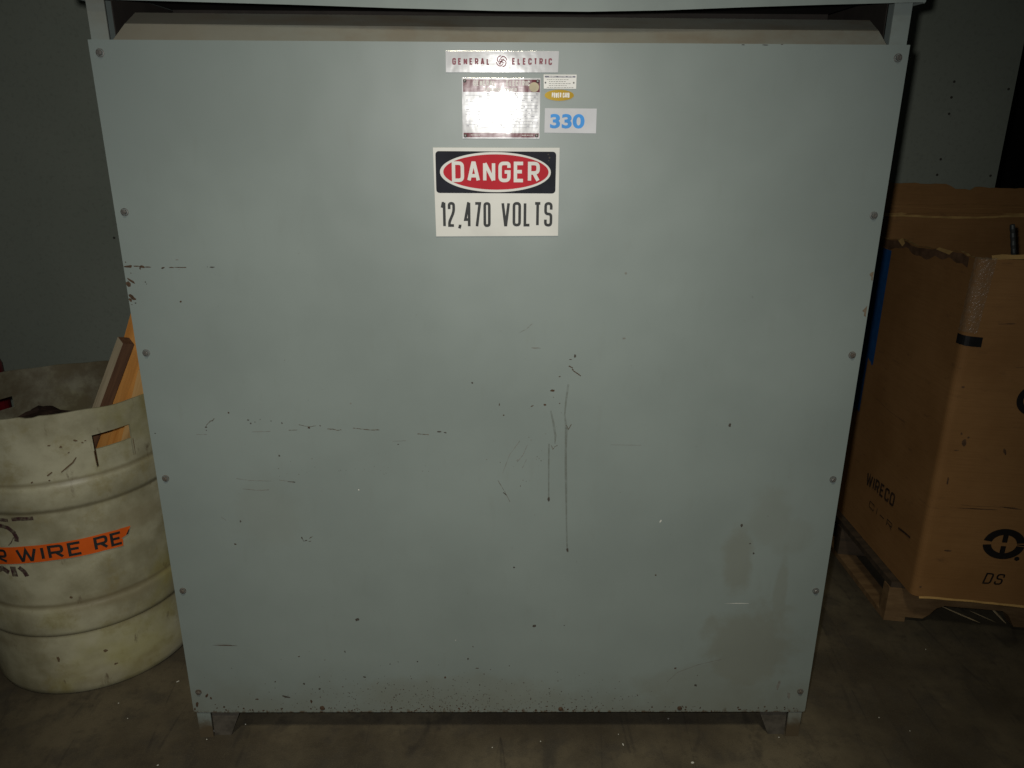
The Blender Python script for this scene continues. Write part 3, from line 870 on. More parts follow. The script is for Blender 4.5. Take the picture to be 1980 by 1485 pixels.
rp = random.Random(5)
for k in range(11):
    z = Z1 - .0030 - k * (Z1 - Z0 - .010) / 11
    x = X0 + .006
    while x < X1 - .006:
        if rp.random() < .42:
            L_ = rp.uniform(.002, .006)
            xx = x
            while xx < x + L_:
                hh = rp.uniform(.0006, .0013)
                for q in stroke([(xx, z - hh), (xx + rp.uniform(-.0003, .0003), z + hh)], .00035):
                    m.face([(a, -.00215 - rp.random() * .0001, b) for a, b in q])
                xx += .0011
        x += rp.uniform(.006, .014)
o = m.build("small_print", 'grey_ink', pb); o['kind'] = 'stuff'
dt = sheet("round_sticker", ell(*B_DOT, 28), -.0027, 'tan', pb)
for (sx, sz) in ((PLATE_B[0][0] + .0055, PLATE_B[0][1] - .0055), (PLATE_B[1][0] - .0055, PLATE_B[1][1] - .0055), (PLATE_B[2][0] - .0055, PLATE_B[2][1] + .0055), (PLATE_B[3][0] + .0055, PLATE_B[3][1] + .0055)):
    m = MB(); m.lathe([(.0034, 0), (.003, .0016), (.0015, .0024), (0, .0025)], (sx, -.0021, sz), 12, 'y'); m.build("rivet", 'bolt', pb)

pc = plate("notice_plate", PLATE_C, 'white_lab', "small white plate with tiny print and a dark top line", -.0012)
sheet("header_band", rect(C_HEAD), -.0014, 'grey_ink', pc)
hb = C_HEAD; hz = (hb[2] + .0006, hb[3] - .0006)
for wd, xa, xb in (("GENERAL", .008, .022), ("ELECTRIC", .026, .040), ("NOTICE", .043, .053)):
    words("header_lettering", pc, [(wd, (hb[0] + xa, hb[0] + xb, *hz), .0003)], -.0016, 'white_lab')
m = MB()
for k in range(5):
    z = hb[2] - .0035 - k * .0035
    x = hb[0] + .004 + (.004 if k in (1, 2, 3) else 0)
    xe = hb[1] - (.004 if k == 4 else .012 + .006 * (k % 2))
    while x < xe:
        L_ = rp.uniform(.0015, .005)
        for q in stroke([(x, z), (x + L_, z)], .0004):
            m.face([(a, -.0014, b) for a, b in q])
        x += L_ + .0012
o = m.build("small_print", 'faint', pc); o['kind'] = 'stuff'
for xx in (hb[0] + .0015, hb[1] - .003):
    m = MB(); m.lathe([(.0017, 0), (.0015, .0008), (0, .001)], (xx, -.0012, hb[2] - .009), 10, 'y'); m.build("rivet", 'bolt', pc)

m = MB(); m.prism(ell(*OVAL), face_y(0), .0011, .0001)
po = lab(m.build("gold_badge", 'gold', cab), "small oval gold badge with worn white letters")
m = MB()
gx0, gx1, gz0, gz1 = GOLD
letters(m, "POWER", gx0, gx0 + (gx1 - gx0) * .54, gz0 + .001, gz1 - .001, .0007, face_y(-.0014), gap=.4)
m.build("lettering", 'white_lab', po)
m = MB()
letters(m, "CARD", gx0 + (gx1 - gx0) * .62, gx1, gz0 + .001, gz1 - .001, .0007, face_y(-.0014), gap=.4)
m.build("lettering", 'white_lab', po)

ps = plate("number_sticker", STICK, 'paper', "white paper sticker printed with a blue number 330", -.0008)
def text_mesh(name, body, b, y, mat, parent, bold=0.0, shear=0.0, fn=None):
    cu = bpy.data.curves.new(name, 'FONT')
    cu.body = body; cu.size = 1; cu.offset = bold; cu.shear = shear; cu.resolution_u = 6
    tmp = bpy.data.objects.new(name, cu)
    col.objects.link(tmp)
    dg = bpy.context.evaluated_depsgraph_get()
    me = bpy.data.meshes.new_from_object(tmp.evaluated_get(dg))
    bpy.data.objects.remove(tmp)
    xs = [v.co.x for v in me.vertices]; ys = [v.co.y for v in me.vertices]
    o0 = origin(parent)
    for v in me.vertices:
        a = b[0] + (v.co.x - min(xs)) / (max(xs) - min(xs)) * (b[1] - b[0])
        c = b[2] + (v.co.y - min(ys)) / (max(ys) - min(ys)) * (b[3] - b[2])
        p = fn(a, c) if fn else (a, y, c)
        v.co = Vector(p) - o0
    me.materials.clear(); me.materials.append(MT[mat])
    o = bpy.data.objects.new(name, me); col.objects.link(o); o.parent = parent
    return o
text_mesh("number", "330", T330, -.0012, 'blue_ink', ps, bold=.036)

sg = plate("danger_sign", SIGN, 'sign', "rectangular white DANGER 12,470 VOLTS sign with red oval on black", -.0022)
sheet("black_field", rrect(*SG_BLK, .0065), -.0025, 'sign_blk', sg)
sheet("oval_border", ell(*SG_EW, 72), -.0028, 'sign', sg)
sheet("red_oval", ell(*SG_ER, 72), -.0031, 'sign_red', sg)
words("danger_lettering", sg, [("DANGER", SG_DAN, .0033)], -.0034, 'sign', gap=.34)
words("volts_lettering", sg, [("12,470", SG_12, .0027)], -.0025, 'ink', gap=.45)
words("volts_lettering", sg, [("VOLTS", SG_VOL, .0027)], -.0025, 'ink', gap=.42)
m = MB()
for (ddx, ddz, rr) in ((.001, .012, .0016), (.0035, .006, .0022), (.002, .0005, .0014)):
    m.face([(a, -.00265, b) for a, b in blob(SG_DENT[0] + ddx, SG_DENT[2] + ddz, rr, rr * .8, 30, 9)])
m.build("scuff", 'spot', sg)

# ================================================================== white drum
BC = Vector((-1.2, .42, 0))
drum = thing("plastic_drum", "open dirty white plastic drum with an orange tape strip, scrap wood inside", "drum", BC)
prof = [(0.0, .0), (.260, .0), (.2665, .006), (.2695, .020), (.271, .045), (.271, .09), (.271, .184), (.2705, .190), (.2745, .196), (.2765, .206), (.2765, .262), (.2745, .271), (.2705, .278), (.2703, .284), (.2705, .36), (.2707, .45), (.2703, .545), (.270, .549), (.2740, .555), (.2758, .564), (.2758, .608), (.2740, .617), (.270, .624), (.2695, .629)]
zc = [.644, .66, .677, .692, .711, .731, .75, .77, 1.0]      # 1.0: the rim
ths = []
t = -180.0
marks = [-47.0, -46.1, -27.0, -26.1, 146.6, 167.6]
while t < 180: ths.append(t); t += 3
ths = sorted(set([a for a in ths if all(abs(a - q) > .9 for q in marks)] + marks))
m = MB()
rows = [('p', r, z) for r, z in prof] + [('c', .2695, z) for z in zc]
nt_ = len(ths)
rd = random.Random(11)
def rim(th):
    b = .790 - .012 * math.sin(R(th)) + .002 * math.sin(R(th * 5 + 40)) + .0012 * math.sin(R(th * 13))
    if -77 < th < -70: b -= .004
    return b
for kd, r, z in rows:
    for th in ths:
        zz = rim(th) if (kd == 'c' and z == 1.0) else z
        wob = 1 + .004 * math.sin(R(2 * th + 30)) * min(1, z / .5)
        m.v.append((BC.x + r * wob * math.cos(R(th)), BC.y + r * wob * math.sin(R(th)), zz))
for k in range(len(rows) - 1):
    z0, z1 = rows[k][2], rows[k + 1][2]
    for i in range(nt_):
        j = (i + 1) % nt_
        a, b = ths[i], ths[j]
        if rows[k][0] == 'c':
            if z0 >= .692 and z1 <= .7311 and a >= -47.05 and b <= -26.05 and b > a: continue        # hand hole
            if z0 >= .644 and z1 <= .692 and ((abs(a + 47.0) < .05) or (abs(a + 27.0) < .05)): continue   # saw cuts below it
            if z0 >= .677 and z1 <= .7111 and a >= 146.5 and b <= 167.7 and b > a: continue         # hand hole at the back
        m.f.append((k * nt_ + i, k * nt_ + j, (k + 1) * nt_ + j, (k + 1) * nt_ + i)); m.mi.append(0)
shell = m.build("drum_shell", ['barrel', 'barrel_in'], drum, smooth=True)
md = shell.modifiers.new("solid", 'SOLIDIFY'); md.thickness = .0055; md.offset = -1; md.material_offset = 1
md = shell.modifiers.new("split", 'EDGE_SPLIT'); md.split_angle = R(38)

def on_drum(s, z, d=0.0, r=.2735):
    """s: degrees round the drum"""
    return (BC.x + (r + d) * math.cos(R(s)), BC.y + (r + d) * math.sin(R(s)), z)
def lerp(tab, x):
    for (a, b), (c, d) in zip(tab, tab[1:]):
        if x <= c: return b + (d - b) * max(0, (x - a)) / (c - a)
    return tab[-1][1]
TT = [(-140, .430), (-102, .456), (-88, .463), (-75, .465), (-50, .464), (-36, .458)]
TBt = [(-140, .385), (-102, .408), (-88, .415), (-75, .418), (-50, .415), (-42, .411)]
m = MB()
ss = [-132 + 3 * k for k in range(int((132 - 42) / 3) + 1)]
for a, b in zip(ss, ss[1:]):
    m.face([on_drum(a, lerp(TBt, a)), on_drum(b, lerp(TBt, b)), on_drum(b, lerp(TT, b)), on_drum(a, lerp(TT, a))])
m.face([on_drum(-42, lerp(TBt, -42)), on_drum(-41.6, .411), on_drum(-41.2, .430), on_drum(-42, .433)])
m.face([on_drum(-42, .433), on_drum(-41.2, .434), on_drum(-39, .437), on_drum(-36.8, .452), on_drum(-36, .458), on_drum(-42, .4615)])
tp = lab(m.build("warning_tape", 'tape_o', drum), "torn strip of orange tape printed with black capitals")
m = MB()
KK = R(1) * .2737
def tape_fn(a, b, d=0):
    s = a / KK
    mid = (lerp(TT, s) + lerp(TBt, s)) / 2
    return on_drum(s, mid + b, .0006 + d)
letters(m, "R", -113 * KK, -98.8 * KK, -.0192, .0192, .0036, tape_fn)
m.build("lettering", 'ink', tp); m = MB()
letters(m, "WIRE", -93.4 * KK, -61.3 * KK, -.0192, .0192, .0036, tape_fn, gap=.30)
m.build("lettering", 'ink', tp); m = MB()
letters(m, "RE", -55.6 * KK, -41.4 * KK, -.0192, .0192, .0036, tape_fn, gap=.22)
m.face([tape_fn(-39.3 * KK, .003), tape_fn(-38.1 * KK, .003), tape_fn(-36.9 * KK, .0155), tape_fn(-37.5 * KK, .0155)])
m.build("lettering", 'ink', tp)

m = MB()
def drumstroke(pts, hw):
    for q in stroke([(a * KK, b) for a, b in pts], hw):
        m.face([on_drum(a / KK, b, -.0022 + rp.random() * .0003, .2735) for a, b in q])
drumstroke([(-118, .528), (-108, .531), (-98, .535), (-94, .534)], .0045)
drumstroke([(-92, .537), (-88, .539), (-84, .538), (-81, .539)], .0050)
drumstroke([(-103, .515), (-99, .518), (-95, .513), (-92.5, .502), (-91.5, .487), (-92, .475)], .0055)
drumstroke([(-93, .487), (-95, .472), (-97, .463)], .0012)
lab(m.build("marker_scrawl", 'purple', drum), "faded dark purple scrawl above the orange tape"); m = MB()
drumstroke([(-112, .400), (-108, .384), (-104, .394), (-100.5, .383)], .007)
drumstroke([(-97.5, .402), (-97.2, .373)], .008)
drumstroke([(-94, .401), (-91.5, .389), (-90.5, .375)], .006)
lab(m.build("marker_scrawl", 'purple', drum), "faded dark purple scrawl below the orange tape")
m = MB()
for (s, z, a, b, rot) in [(-62, .718, .004, .003, 20), (-55, .728, .006, .0025, -20), (-52, .719, .003, .002, 0), (-67, .726, .004, .002, 0), (-50.5, .722, .003, .0015, 0), (-71.2, .303, .004, .004, 0), (-70, .635, .003, .002, 0), (-59, .70, .003, .0015, 30), (-85, .58, .004, .003, 0), (-60, .12, .006, .005, 0), (-84, .12, .004, .010, 0), (-56, .07, .005, .003, 0), (-78, .635, .003, .002, 30)]:
    m.face([on_drum(x / KK, y, -.0030 if z > .6 else -.0026) for x, y in blob(s * KK, z, a, b, rot)])
for q in stroke([(-56 * KK, .684), (-58 * KK, .672), (-61 * KK, .662), (-64 * KK, .652)], [.0012, .002, .0022, .0012]):
    m.face([on_drum(x / KK, y, -.0029) for x, y in q])
for q in stroke([(-68 * KK, .656), (-70.5 * KK, .648)], .0018):
    m.face([on_drum(x / KK, y, -.0029) for x, y in q])
for s_ in (-25.8, -47.3):  # darkness of the saw cuts drawn as strokes beside them
    for q in stroke([(s_ * KK, .690), (s_ * KK, .668), (s_ * KK, .644)], [.0010, .0011, .0004]):
        m.face([on_drum(x / KK, y, -.0031) for x, y in q])
o = m.build("dirt_and_cut_shade", 'dirtcut', drum); o['kind'] = 'stuff'

# ------------------------------------------------------------------ what stands in the drum
def board(name, label, p0, p1, wd, th, turn, mats, group):
    """a plank from p0 to p1; wd along its face, th thick, turned about its own length"""
    p0, p1 = Vector(p0), Vector(p1)
    ax = (p1 - p0); L = ax.length
    m = MB(); h = wd / 2; k = th / 2
    n = 10
    rb = random.Random(len(label))
    for i in range(n):
        m.cur = 0
        za, zb = L * i / n, L * (i + 1) / n
        v = [(-h, -k, za), (h, -k, za), (h, k, za), (-h, k, za), (-h, -k, zb), (h, -k, zb), (h, k, zb), (-h, k, zb)]
        nn = len(m.v); m.v += v
        for fi, f in enumerate(((0, 1, 5, 4), (1, 2, 6, 5), (2, 3, 7, 6), (3, 0, 4, 7))):
            m.f.append(tuple(nn + q for q in f)); m.mi.append(1 if (len(mats) > 1 and fi == 1) else 0)
        if i == 0:
            m.f.append((nn + 3, nn + 2, nn + 1, nn)); m.mi.append(0)
        if i == n - 1:
            m.f.append((nn + 4, nn + 5, nn + 6, nn + 7)); m.mi.append(1 if len(mats) > 1 else 0)
    ob = m.build(name, mats, None)
    zv = ax.normalized()
    yv = (Vector((0, 1, 0)) - zv * zv.y).normalized()
    xv = yv.cross(zv)
    cs, sn = math.cos(R(turn)), math.sin(R(turn))
    xa, ya = xv * cs + yv * sn, yv * cs - xv * sn
    ob.matrix_world = Matrix(((xa.x, ya.x, zv.x, p0.x), (xa.y, ya.y, zv.y, p0.y), (xa.z, ya.z, zv.z, p0.z), (0, 0, 0, 1)))
    return tag(ob, label, "board", group)
GRP = "scrap boards standing in the drum"

board("wood_stud", "weathered square stud, grey on one face and dark brown on the other, in the drum", (-1.40, .44, .13), (-.993, .42, .92), .034, .030, -42, ['grey_wood', 'brown_wood'], GRP)
board("wood_plank", "bright orange pine plank leaning up behind the grey stud in the drum", (-1.310, .475, .10), (-.908, .475, 1.05), .105, .018, -6, ['pine'], GRP)
board("wood_plank", "short tan plank with a knot standing in front of the orange plank in the drum", (-1.20, .375, .12), (-.925, .375, .845), .050, .016, -12, ['tanwood'], GRP)
m = MB()
sg_ = 20
rb = random.Random(9)
for j in range(11):
    ph = math.pi * j / 10 - math.pi / 2
    for i in range(sg_):
        th = 2 * math.pi * i / sg_
        k = 1 + .10 * math.sin(3 * th + j) + .06 * rb.uniform(-1, 1)
        m.v.append((-1.285 + .085 * k * math.cos(ph) * math.cos(th), .46 + .10 * k * math.cos(ph) * math.sin(th), .648 + .057 * k * math.sin(ph)))
for j in range(10):
    for i in range(sg_):
        i2 = (i + 1) % sg_
        m.f.append((j * sg_ + i, j * sg_ + i2, (j + 1) * sg_ + i2, (j + 1) * sg_ + i)); m.mi.append(0)
m.box(-1.39, -1.20, .36, .56, .10, .62)
o = m.build("rag_bundle", 'bundle', None, smooth=False)
tag(o, "dark brown rag bundle just showing above the front rim of the white drum", "rags")

m = MB()
m.lathe([(0, 0), (.112, 0), (.115, .01), (.115, .655), (.108, .680), (.06, .692), (0, .694)], (-1.862, 1.0, 0), 28)
rc = m.build("gas_cylinder", 'red', None, smooth=False)
tag(rc, "dark red round can half out of the left edge of the picture, behind the drum", "can")

# ================================================================== pallet and cardboard box
U9 = Vector((math.cos(R(9)), -math.sin(R(9)), 0)); V9 = Vector((math.sin(R(3)) * -.0 - .0, 1, 0))
PO = Vector((1.197, .485, 0))
pal = thing("wooden_pallet", "worn wooden pallet under the tall cardboard box", "pallet", PO)
def pf(u, v, z): return tuple(PO + U9 * u + V9 * v + Vector((0, 0, z)))
def pbox(m, u0, u1, v0, v1, z0, z1):
    m.hexa([pf(u0, v0, z0), pf(u1, v0, z0), pf(u1, v1, z0), pf(u0, v1, z0), pf(u0, v0, z1), pf(u1, v0, z1), pf(u1, v1, z1), pf(u0, v1, z1)])
notch = [(0, .0185), (.112, .0185), (.130, .035), (.145, .058), (.168, .070), (.335, .070), (.352, .058), (.366, .032), (.374, .0185), (.66, .0185), (.68, .05), (.70, .07), (.88, .07), (.91, .0185), (1.06, .0185), (1.06, .119), (0, .119)]
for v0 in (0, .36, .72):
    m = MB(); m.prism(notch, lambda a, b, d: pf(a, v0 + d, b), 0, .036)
    m.build("stringer", 'palletwood' if v0 == 0 else 'pallet_shade', pal)
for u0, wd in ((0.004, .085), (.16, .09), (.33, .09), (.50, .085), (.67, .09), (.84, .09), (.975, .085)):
    m = MB(); pbox(m, u0, u0 + wd, .002, .754, .1193, .1375); m.build("deck_board", 'pallet_shade', pal)
for u0 in (.0, .48, .98):
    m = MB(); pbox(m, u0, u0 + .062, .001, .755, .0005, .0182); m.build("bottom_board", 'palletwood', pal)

BA = Vector((1.226, .412, 0))
ZB = .1385
def ucorner(P, A, B, r, k=7):
    a = (A - P).normalized() * r; b = (B - P).normalized() * r
    return [P + a * (1 - t) ** 2 + b * t * t for t in [i / (k - 1) for i in range(k)]]
Pa, Pb, Pd = BA, BA + U9 * 1.05, BA + V9 * .755
Pc = Pb + V9 * .90
path = []
def seg(P, Q, n): return [P + (Q - P) * (i / n) for i in range(n + 1)]
cA = ucorner(Pa, Pd, Pb, .020); cB = ucorner(Pb, Pa, Pc, .03); cC = ucorner(Pc, Pb, Pd, .03); cD = ucorner(Pd, Pc, Pa, .03)
path = seg(cD[-1], cA[0], 60)[:-1] + cA + seg(cA[-1], cB[0], 40)[1:-1] + cB + seg(cB[-1], cC[0], 16)[1:-1] + cC + seg(cC[-1], cD[0], 30)[1:-1] + cD[:-1]
acc = [0.0]
for p, q in zip(path, path[1:]): acc.append(acc[-1] + (q - p).length)
i0 = min(range(len(path)), key=lambda i: (path[i] - Pa).length)
SA = [a - acc[i0] for a in acc]              # distance along the wall, 0 at the near left corner, minus on the left side
def at_wall(s, z, d=0.0):
    for i in range(len(SA) - 1):
        if SA[i] <= s <= SA[i + 1]:
            t = (s - SA[i]) / (SA[i + 1] - SA[i]); p = path[i].lerp(path[i + 1], t); tg = (path[i + 1] - path[i]).normalized()
            return (p.x + tg.y * d, p.y - tg.x * d, z)
    p = path[0]; return (p.x, p.y, z)
side_top = [(-.80, 1.112), (-.56, 1.120), (-.525, 1.124), (-.47, 1.127), (-.43, 1.133), (-.40, 1.138), (-.36, 1.137), (-.345, 1.131), (-.30, 1.130), (-.27, 1.134), (-.225, 1.137), (-.205, 1.143), (-.185, 1.142), (-.155, 1.139), (-.13, 1.147), (-.10, 1.149), (-.07, 1.152), (-.05, 1.146), (0, 1.147)]
rk = random.Random(4)
def top_z(i):
    s = SA[i]
    if s < 0: return lerp(side_top, s) + rk.uniform(-.0022, .0022)
    p = path[i]
    if p.y > Pc.y - .035 or p.y > 1.12: return 1.176 + .003 * math.sin(p.x * 9)
    return 1.146 + .0015 * math.sin(s * 20) + (0.03 * max(0, (p.y - .45)) if p.x > 2 else 0)
m = MB()
n = len(path)
for i in range(n):
    tg = (path[(i + 1) % n] - path[i - 1]).normalized(); nrm = Vector((tg.y, -tg.x, 0))
    bulge = .006 * math.sin(math.pi * min(1, max(0, SA[i] / 1.0))) if SA[i] > 0 else 0
    p = path[i] + nrm * bulge * 0; q = path[i] - nrm * .0090
    zt = top_z(i)
    m.v += [(p.x, p.y, ZB + .0005), (p.x, p.y, zt), (q.x, q.y, zt), (q.x, q.y, ZB + .0005)]
for i in range(n):
    j = (i + 1) % n
    for k in range(4):
        m.f.append((4 * i + k, 4 * j + k, 4 * j + (k + 1) % 4, 4 * i + (k + 1) % 4)); m.mi.append(1 if k == 1 else 0)
m.f = [f[::-1] for f in m.f]
box_ = thing("cardboard_box", "tall open brown cardboard box on a pallet, with taped corner and torn rim", "box", (1.75, .75, ZB))
m.build("box_wall", ['card', 'cardedge'], box_)
m = MB()
m.hexa([(Pa.x + .012, Pa.y + .012, ZB + .001), (Pb.x - .012, Pb.y + .012, ZB + .001), (Pc.x - .012, Pc.y - .012, ZB + .001), (Pd.x + .012, Pd.y - .012, ZB + .001)] + [(Pa.x + .012, Pa.y + .012, ZB + .008), (Pb.x - .012, Pb.y + .012, ZB + .008), (Pc.x - .012, Pc.y - .012, ZB + .008), (Pd.x + .012, Pd.y - .012, ZB + .008)])
m.build("box_bottom", 'card', box_)
# layers standing behind the far wall: a second sheet, then its flap folded up
def back_sheet(name, off, z0, zf, lean, th):
    m = MB(); k = 60
    P, Q = Pd + V9 * off, Pc + V9 * off
    rr = random.Random(int(z0 * 1000))
    zs = [zf(i / k) + rr.uniform(-.0018, .0018) for i in range(k + 1)]
    for i in range(k):
        a, b = P.lerp(Q, i / k), P.lerp(Q, (i + 1) / k)
        m.cur = 0
        v = []
        for (pp, zt) in ((a, zs[i]), (b, zs[i + 1])):
            lz = lean * (zt - z0)
            v.append([(pp.x, pp.y, z0), (pp.x, pp.y + lz, zt), (pp.x, pp.y + lz + th, zt), (pp.x, pp.y + th, z0)])
        A_, B_ = v
        m.face([A_[0], B_[0], B_[1], A_[1]]); m.face([B_[3], A_[3], A_[2], B_[2]])
        m.cur = 1
        m.face([A_[1], B_[1], B_[2], A_[2]])
    return m.build(name, ['card', 'cardedge'], box_)
back_sheet("back_liner", .004, .60, lambda t: 1.203 + .003 * math.sin(t * 5), .0, .006)
back_sheet("back_flap", .014, 1.195, lambda t: 1.270 + .006 * math.sin(t * 7 + .6) - .010 * (1 if .33 < t < .40 else 0) - (.004 if t > .30 else 0), .22, .006)
def rim_strip(name, P, Q, z, up, out, mat, k=40, wv=.001, fall=0.0):
    m = MB(); rr = random.Random(int(z * 999))
    w_ = [(rr.uniform(-wv, wv), up * rr.uniform(.75, 1.15)) for _ in range(k + 1)]
    for i in range(k):
        q = []
        for j in (i, i + 1):
            p = P.lerp(Q, j / k); zz = z + w_[j][0] + .003 * math.sin(j * .35)
            q.append(((p.x, p.y - out, zz), (p.x, p.y - out + .006, zz + w_[j][1])))
        m.face([q[0][0], q[1][0], q[1][1], q[0][1]])
    return m.build(name, mat, box_)
rim_strip("crushed_rim", Pd - V9 * .0125, Pc - V9 * .0125, 1.164, .0115, .0, 'cardedge')
rim_strip("crushed_rim", Pd + V9 * .0035, Pc + V9 * .0035, 1.195, .0065, .0, 'cardedge')
rim_strip("crushed_rim", Pa + U9 * .03 - V9 * .001, Pb - V9 * .001, 1.1465, .0110, .0, 'cardedge')
rim_strip("bottom_lip", Pa + U9 * .02 - V9 * .002, Pb - V9 * .002, ZB - .004, .0065, .0022, 'cardedge')
# outer ply peeled down along the torn left rim
m = MB(); k = 48
rr = random.Random(21)
for i in range(k):
    s0, s1 = -.70 + .66 * i / k, -.70 + .66 * (i + 1) / k
    lo_ = lambda s: lerp(side_top, s) - .026 + .005 * math.sin(s * 31) + .003 * math.sin(s * 83)
    m.face([at_wall(s0, lo_(s0), .0014), at_wall(s1, lo_(s1), .0014), at_wall(s1, lerp(side_top, s1) - .003, .0016), at_wall(s0, lerp(side_top, s0) - .003, .0016)])
m.build("torn_ply", 'card_torn', box_)
m = MB()
m.face([at_wall(-.42, 1.131, .004), at_wall(-.385, 1.118, .006), at_wall(-.38, 1.128, .002), at_wall(-.40, 1.142, .001)])
m.build("torn_tab", 'cardedge', box_); m = MB()
m.face([at_wall(-.20, 1.139, .004), at_wall(-.125, 1.136, .007), at_wall(-.12, 1.146, .001), at_wall(-.19, 1.146, .001)])
m.build("torn_tab", 'cardedge', box_)
def wall_patch(name, s0, s1, z0, z1, mat, d=.002, ns=14, skew=0.0, rag=0.0, nz=1):
    m = MB(); rr = random.Random(int(abs(s0) * 1e4))
    lo = [z0 + rr.uniform(-rag, rag) for _ in range(ns + 1)]
    for i in range(ns):
        a, b = s0 + (s1 - s0) * i / ns, s0 + (s1 - s0) * (i + 1) / ns
        m.face([at_wall(a, lo[i] + skew * i / ns, d), at_wall(b, lo[i + 1] + skew * (i + 1) / ns, d), at_wall(b, z1 + skew * (i + 1) / ns, d), at_wall(a, z1 + skew * i / ns, d)])
    return m.build(name, mat, box_)
# wrinkled clear tape on the near corner
m = MB(); rr = random.Random(8)
NS, NZ = 14, 46
g = {}
for i in range(NS + 1):
    for j in range(NZ + 1):
        s = -.012 + .050 * i / NS - .012 * (1 - j / NZ); z = .952 + (1.150 - .952) * j / NZ
        g[i, j] = at_wall(s, z, .0022 + rr.uniform(0, .0016))
for i in range(NS):
    for j in range(NZ):
        m.face([g[i, j], g[i + 1, j], g[i + 1, j + 1], g[i, j + 1]])
lab(m.build("clear_tape", 'clear', box_, smooth=False), "wrinkled clear packing tape on the near corner")
m = MB()
g = {}
for i in range(15):
    for j in range(5):
        s = .012 + .065 * i / 14
        p = at_wall(s, 1.1485 + rr.uniform(0, .0022), .002 - .0105 * j / 4)
        g[i, j] = p
for i in range(14):
    for j in range(4):
        m.face([g[i, j], g[i + 1, j], g[i + 1, j + 1], g[i, j + 1]])
m.build("clear_tape", 'clear', box_)
lab(wall_patch("black_tape", -.020, .042, .918, .945, 'black_tape', .0048, 14, -.004, .0006), "short black tape wrapped round the near corner")
lab(wall_patch("blue_tape", -.545, -.452, .722, 1.094, 'blue_tape', .0030, 10, 0.0, .010), "wide strip of blue tape down the left side")
lab(wall_patch("blue_tape", -.545, -.492, .535, .735, 'blue_tape', .0034, 8, 0.0, .006), "narrow lower strip of blue tape on the left side")
def wf(d0): return lambda a, b, d=0.0: at_wall(a, b + .0 * a, d0 + d)
m = MB()
letters(m, "WIRECO", -.370, -.178, .325, .370, .0042, lambda a, b, d=0: at_wall(a, b + (a + .370) * .06, .0022 + d), gap=.22)
m.build("side_lettering", 'faded_ink', box_); m = MB()
letters(m, "CI-R", -.325, -.165, .262, .286, .0018, lambda a, b, d=0: at_wall(a, b, .0022 + d), gap=.5)
m.build("side_lettering", 'faded_ink', box_); m = MB()
for q in stroke([(-.130, .292), (-.095, .297), (-.058, .300)], .0035):
    m.face([at_wall(a, b, .0022) for a, b in q])
m.build("side_lettering", 'faded_ink', box_)
m = MB()
for (s_, z_, a_, b_, r0) in [(.052, .640, .006, .012, 10), (.040, .665, .003, .004, 0), (.060, .655, .003, .003, 0), (.020, .800, .005, .003, 0), (.035, .615, .007, .0015, 0), (.30, .86, .03, .0012, 3), (.12, .44, .05, .0016, 2), (.21, .45, .03, .002, -4), (.07, .30, .012, .003, 0), (.25, .56, .02, .0015, 0), (.016, .172, .004, .004, 0), (.10, .98, .025, .0012, 4), (.03, .52, .003, .012, 0), (.16, .62, .004, .010, 20), (.28, .66, .008, .003, 0)]:
    m.face([at_wall(p, q, .0011) for p, q in blob(s_, z_, a_, b_, r0)])
for (pts_, hw_) in [([(.0, .455), (.10, .448), (.22, .452)], .0004), ([(.14, .862), (.2, .868)], .0004), ([(-.40, .62), (-.3, .612), (-.2, .615)], .0005)]:
    for q in stroke(pts_, hw_):
        m.face([at_wall(a, b, .0011 if a > 0 else .0018) for a, b in q])
o = m.build("scuff_mark", 'card_scuff', box_); o['kind'] = 'stuff'
m = MB()
letters(m, "DS", .180, .232, .201, .238, .0024, lambda a, b, d=0: at_wall(a, b, .0012 + d), gap=.42, slant=.18)
m.build("front_lettering", 'cardink', box_)
# round mark: heavy split ring with the two posts of an H inside and an arrow to the right
m = MB()
ex, ez, erx, erz = .2135, .335, .056, .0490
def earc(a0, a1, k=26):
    for i in range(k):
        a, b = R(a0 + (a1 - a0) * i / k), R(a0 + (a1 - a0) * (i + 1) / k)
        q = [(ex + erx * f * math.cos(t), ez + erz * f * math.sin(t)) for f, t in ((.60, a), (1, a), (1, b), (.60, b))]
        m.face([at_wall(p, s, .0012) for p, s in q])
earc(8, 171); earc(187, 354)
for q in ([(-.12, .10), (.13, .10), (.13, .64), (-.12, .64)], [(-.12, -.64), (.13, -.64), (.13, -.13), (-.12, -.13)]):
    m.face([at_wall(ex + erx * a, ez + erz * b, .00125) for a, b in q])
for q in ([(.62, -.02), (1.0, -.04), (1.22, 0), (1.0, .06), (.62, .05)], [(1.0, .10), (1.13, .05), (1.25, .0), (1.13, -.04), (1.0, -.16)]):
    m.face([at_wall(ex + erx * a, ez + erz * b, .0013) for a, b in q])
m.face([at_wall(a, b, .0012) for a, b in ell(ex + .036, ex + .050, ez - .051, ez - .037, 18)])
m.build("emblem", 'cardink', box_)
m = MB()
big = soften([(.168, .745, .25), (.168, .805, .25), (.225, .805, .25), (.225, .745, .25)], True, 1, 1)
big = [(.205 + .037 * math.cos(R(8 * i)), .773 + .036 * math.sin(R(8 * i))) for i in range(45)]
for q in stroke(big, .0085, True):
    m.face([at_wall(a, b, .0012) for a, b in q])
m.build("printed_ring", 'cardink', box_)

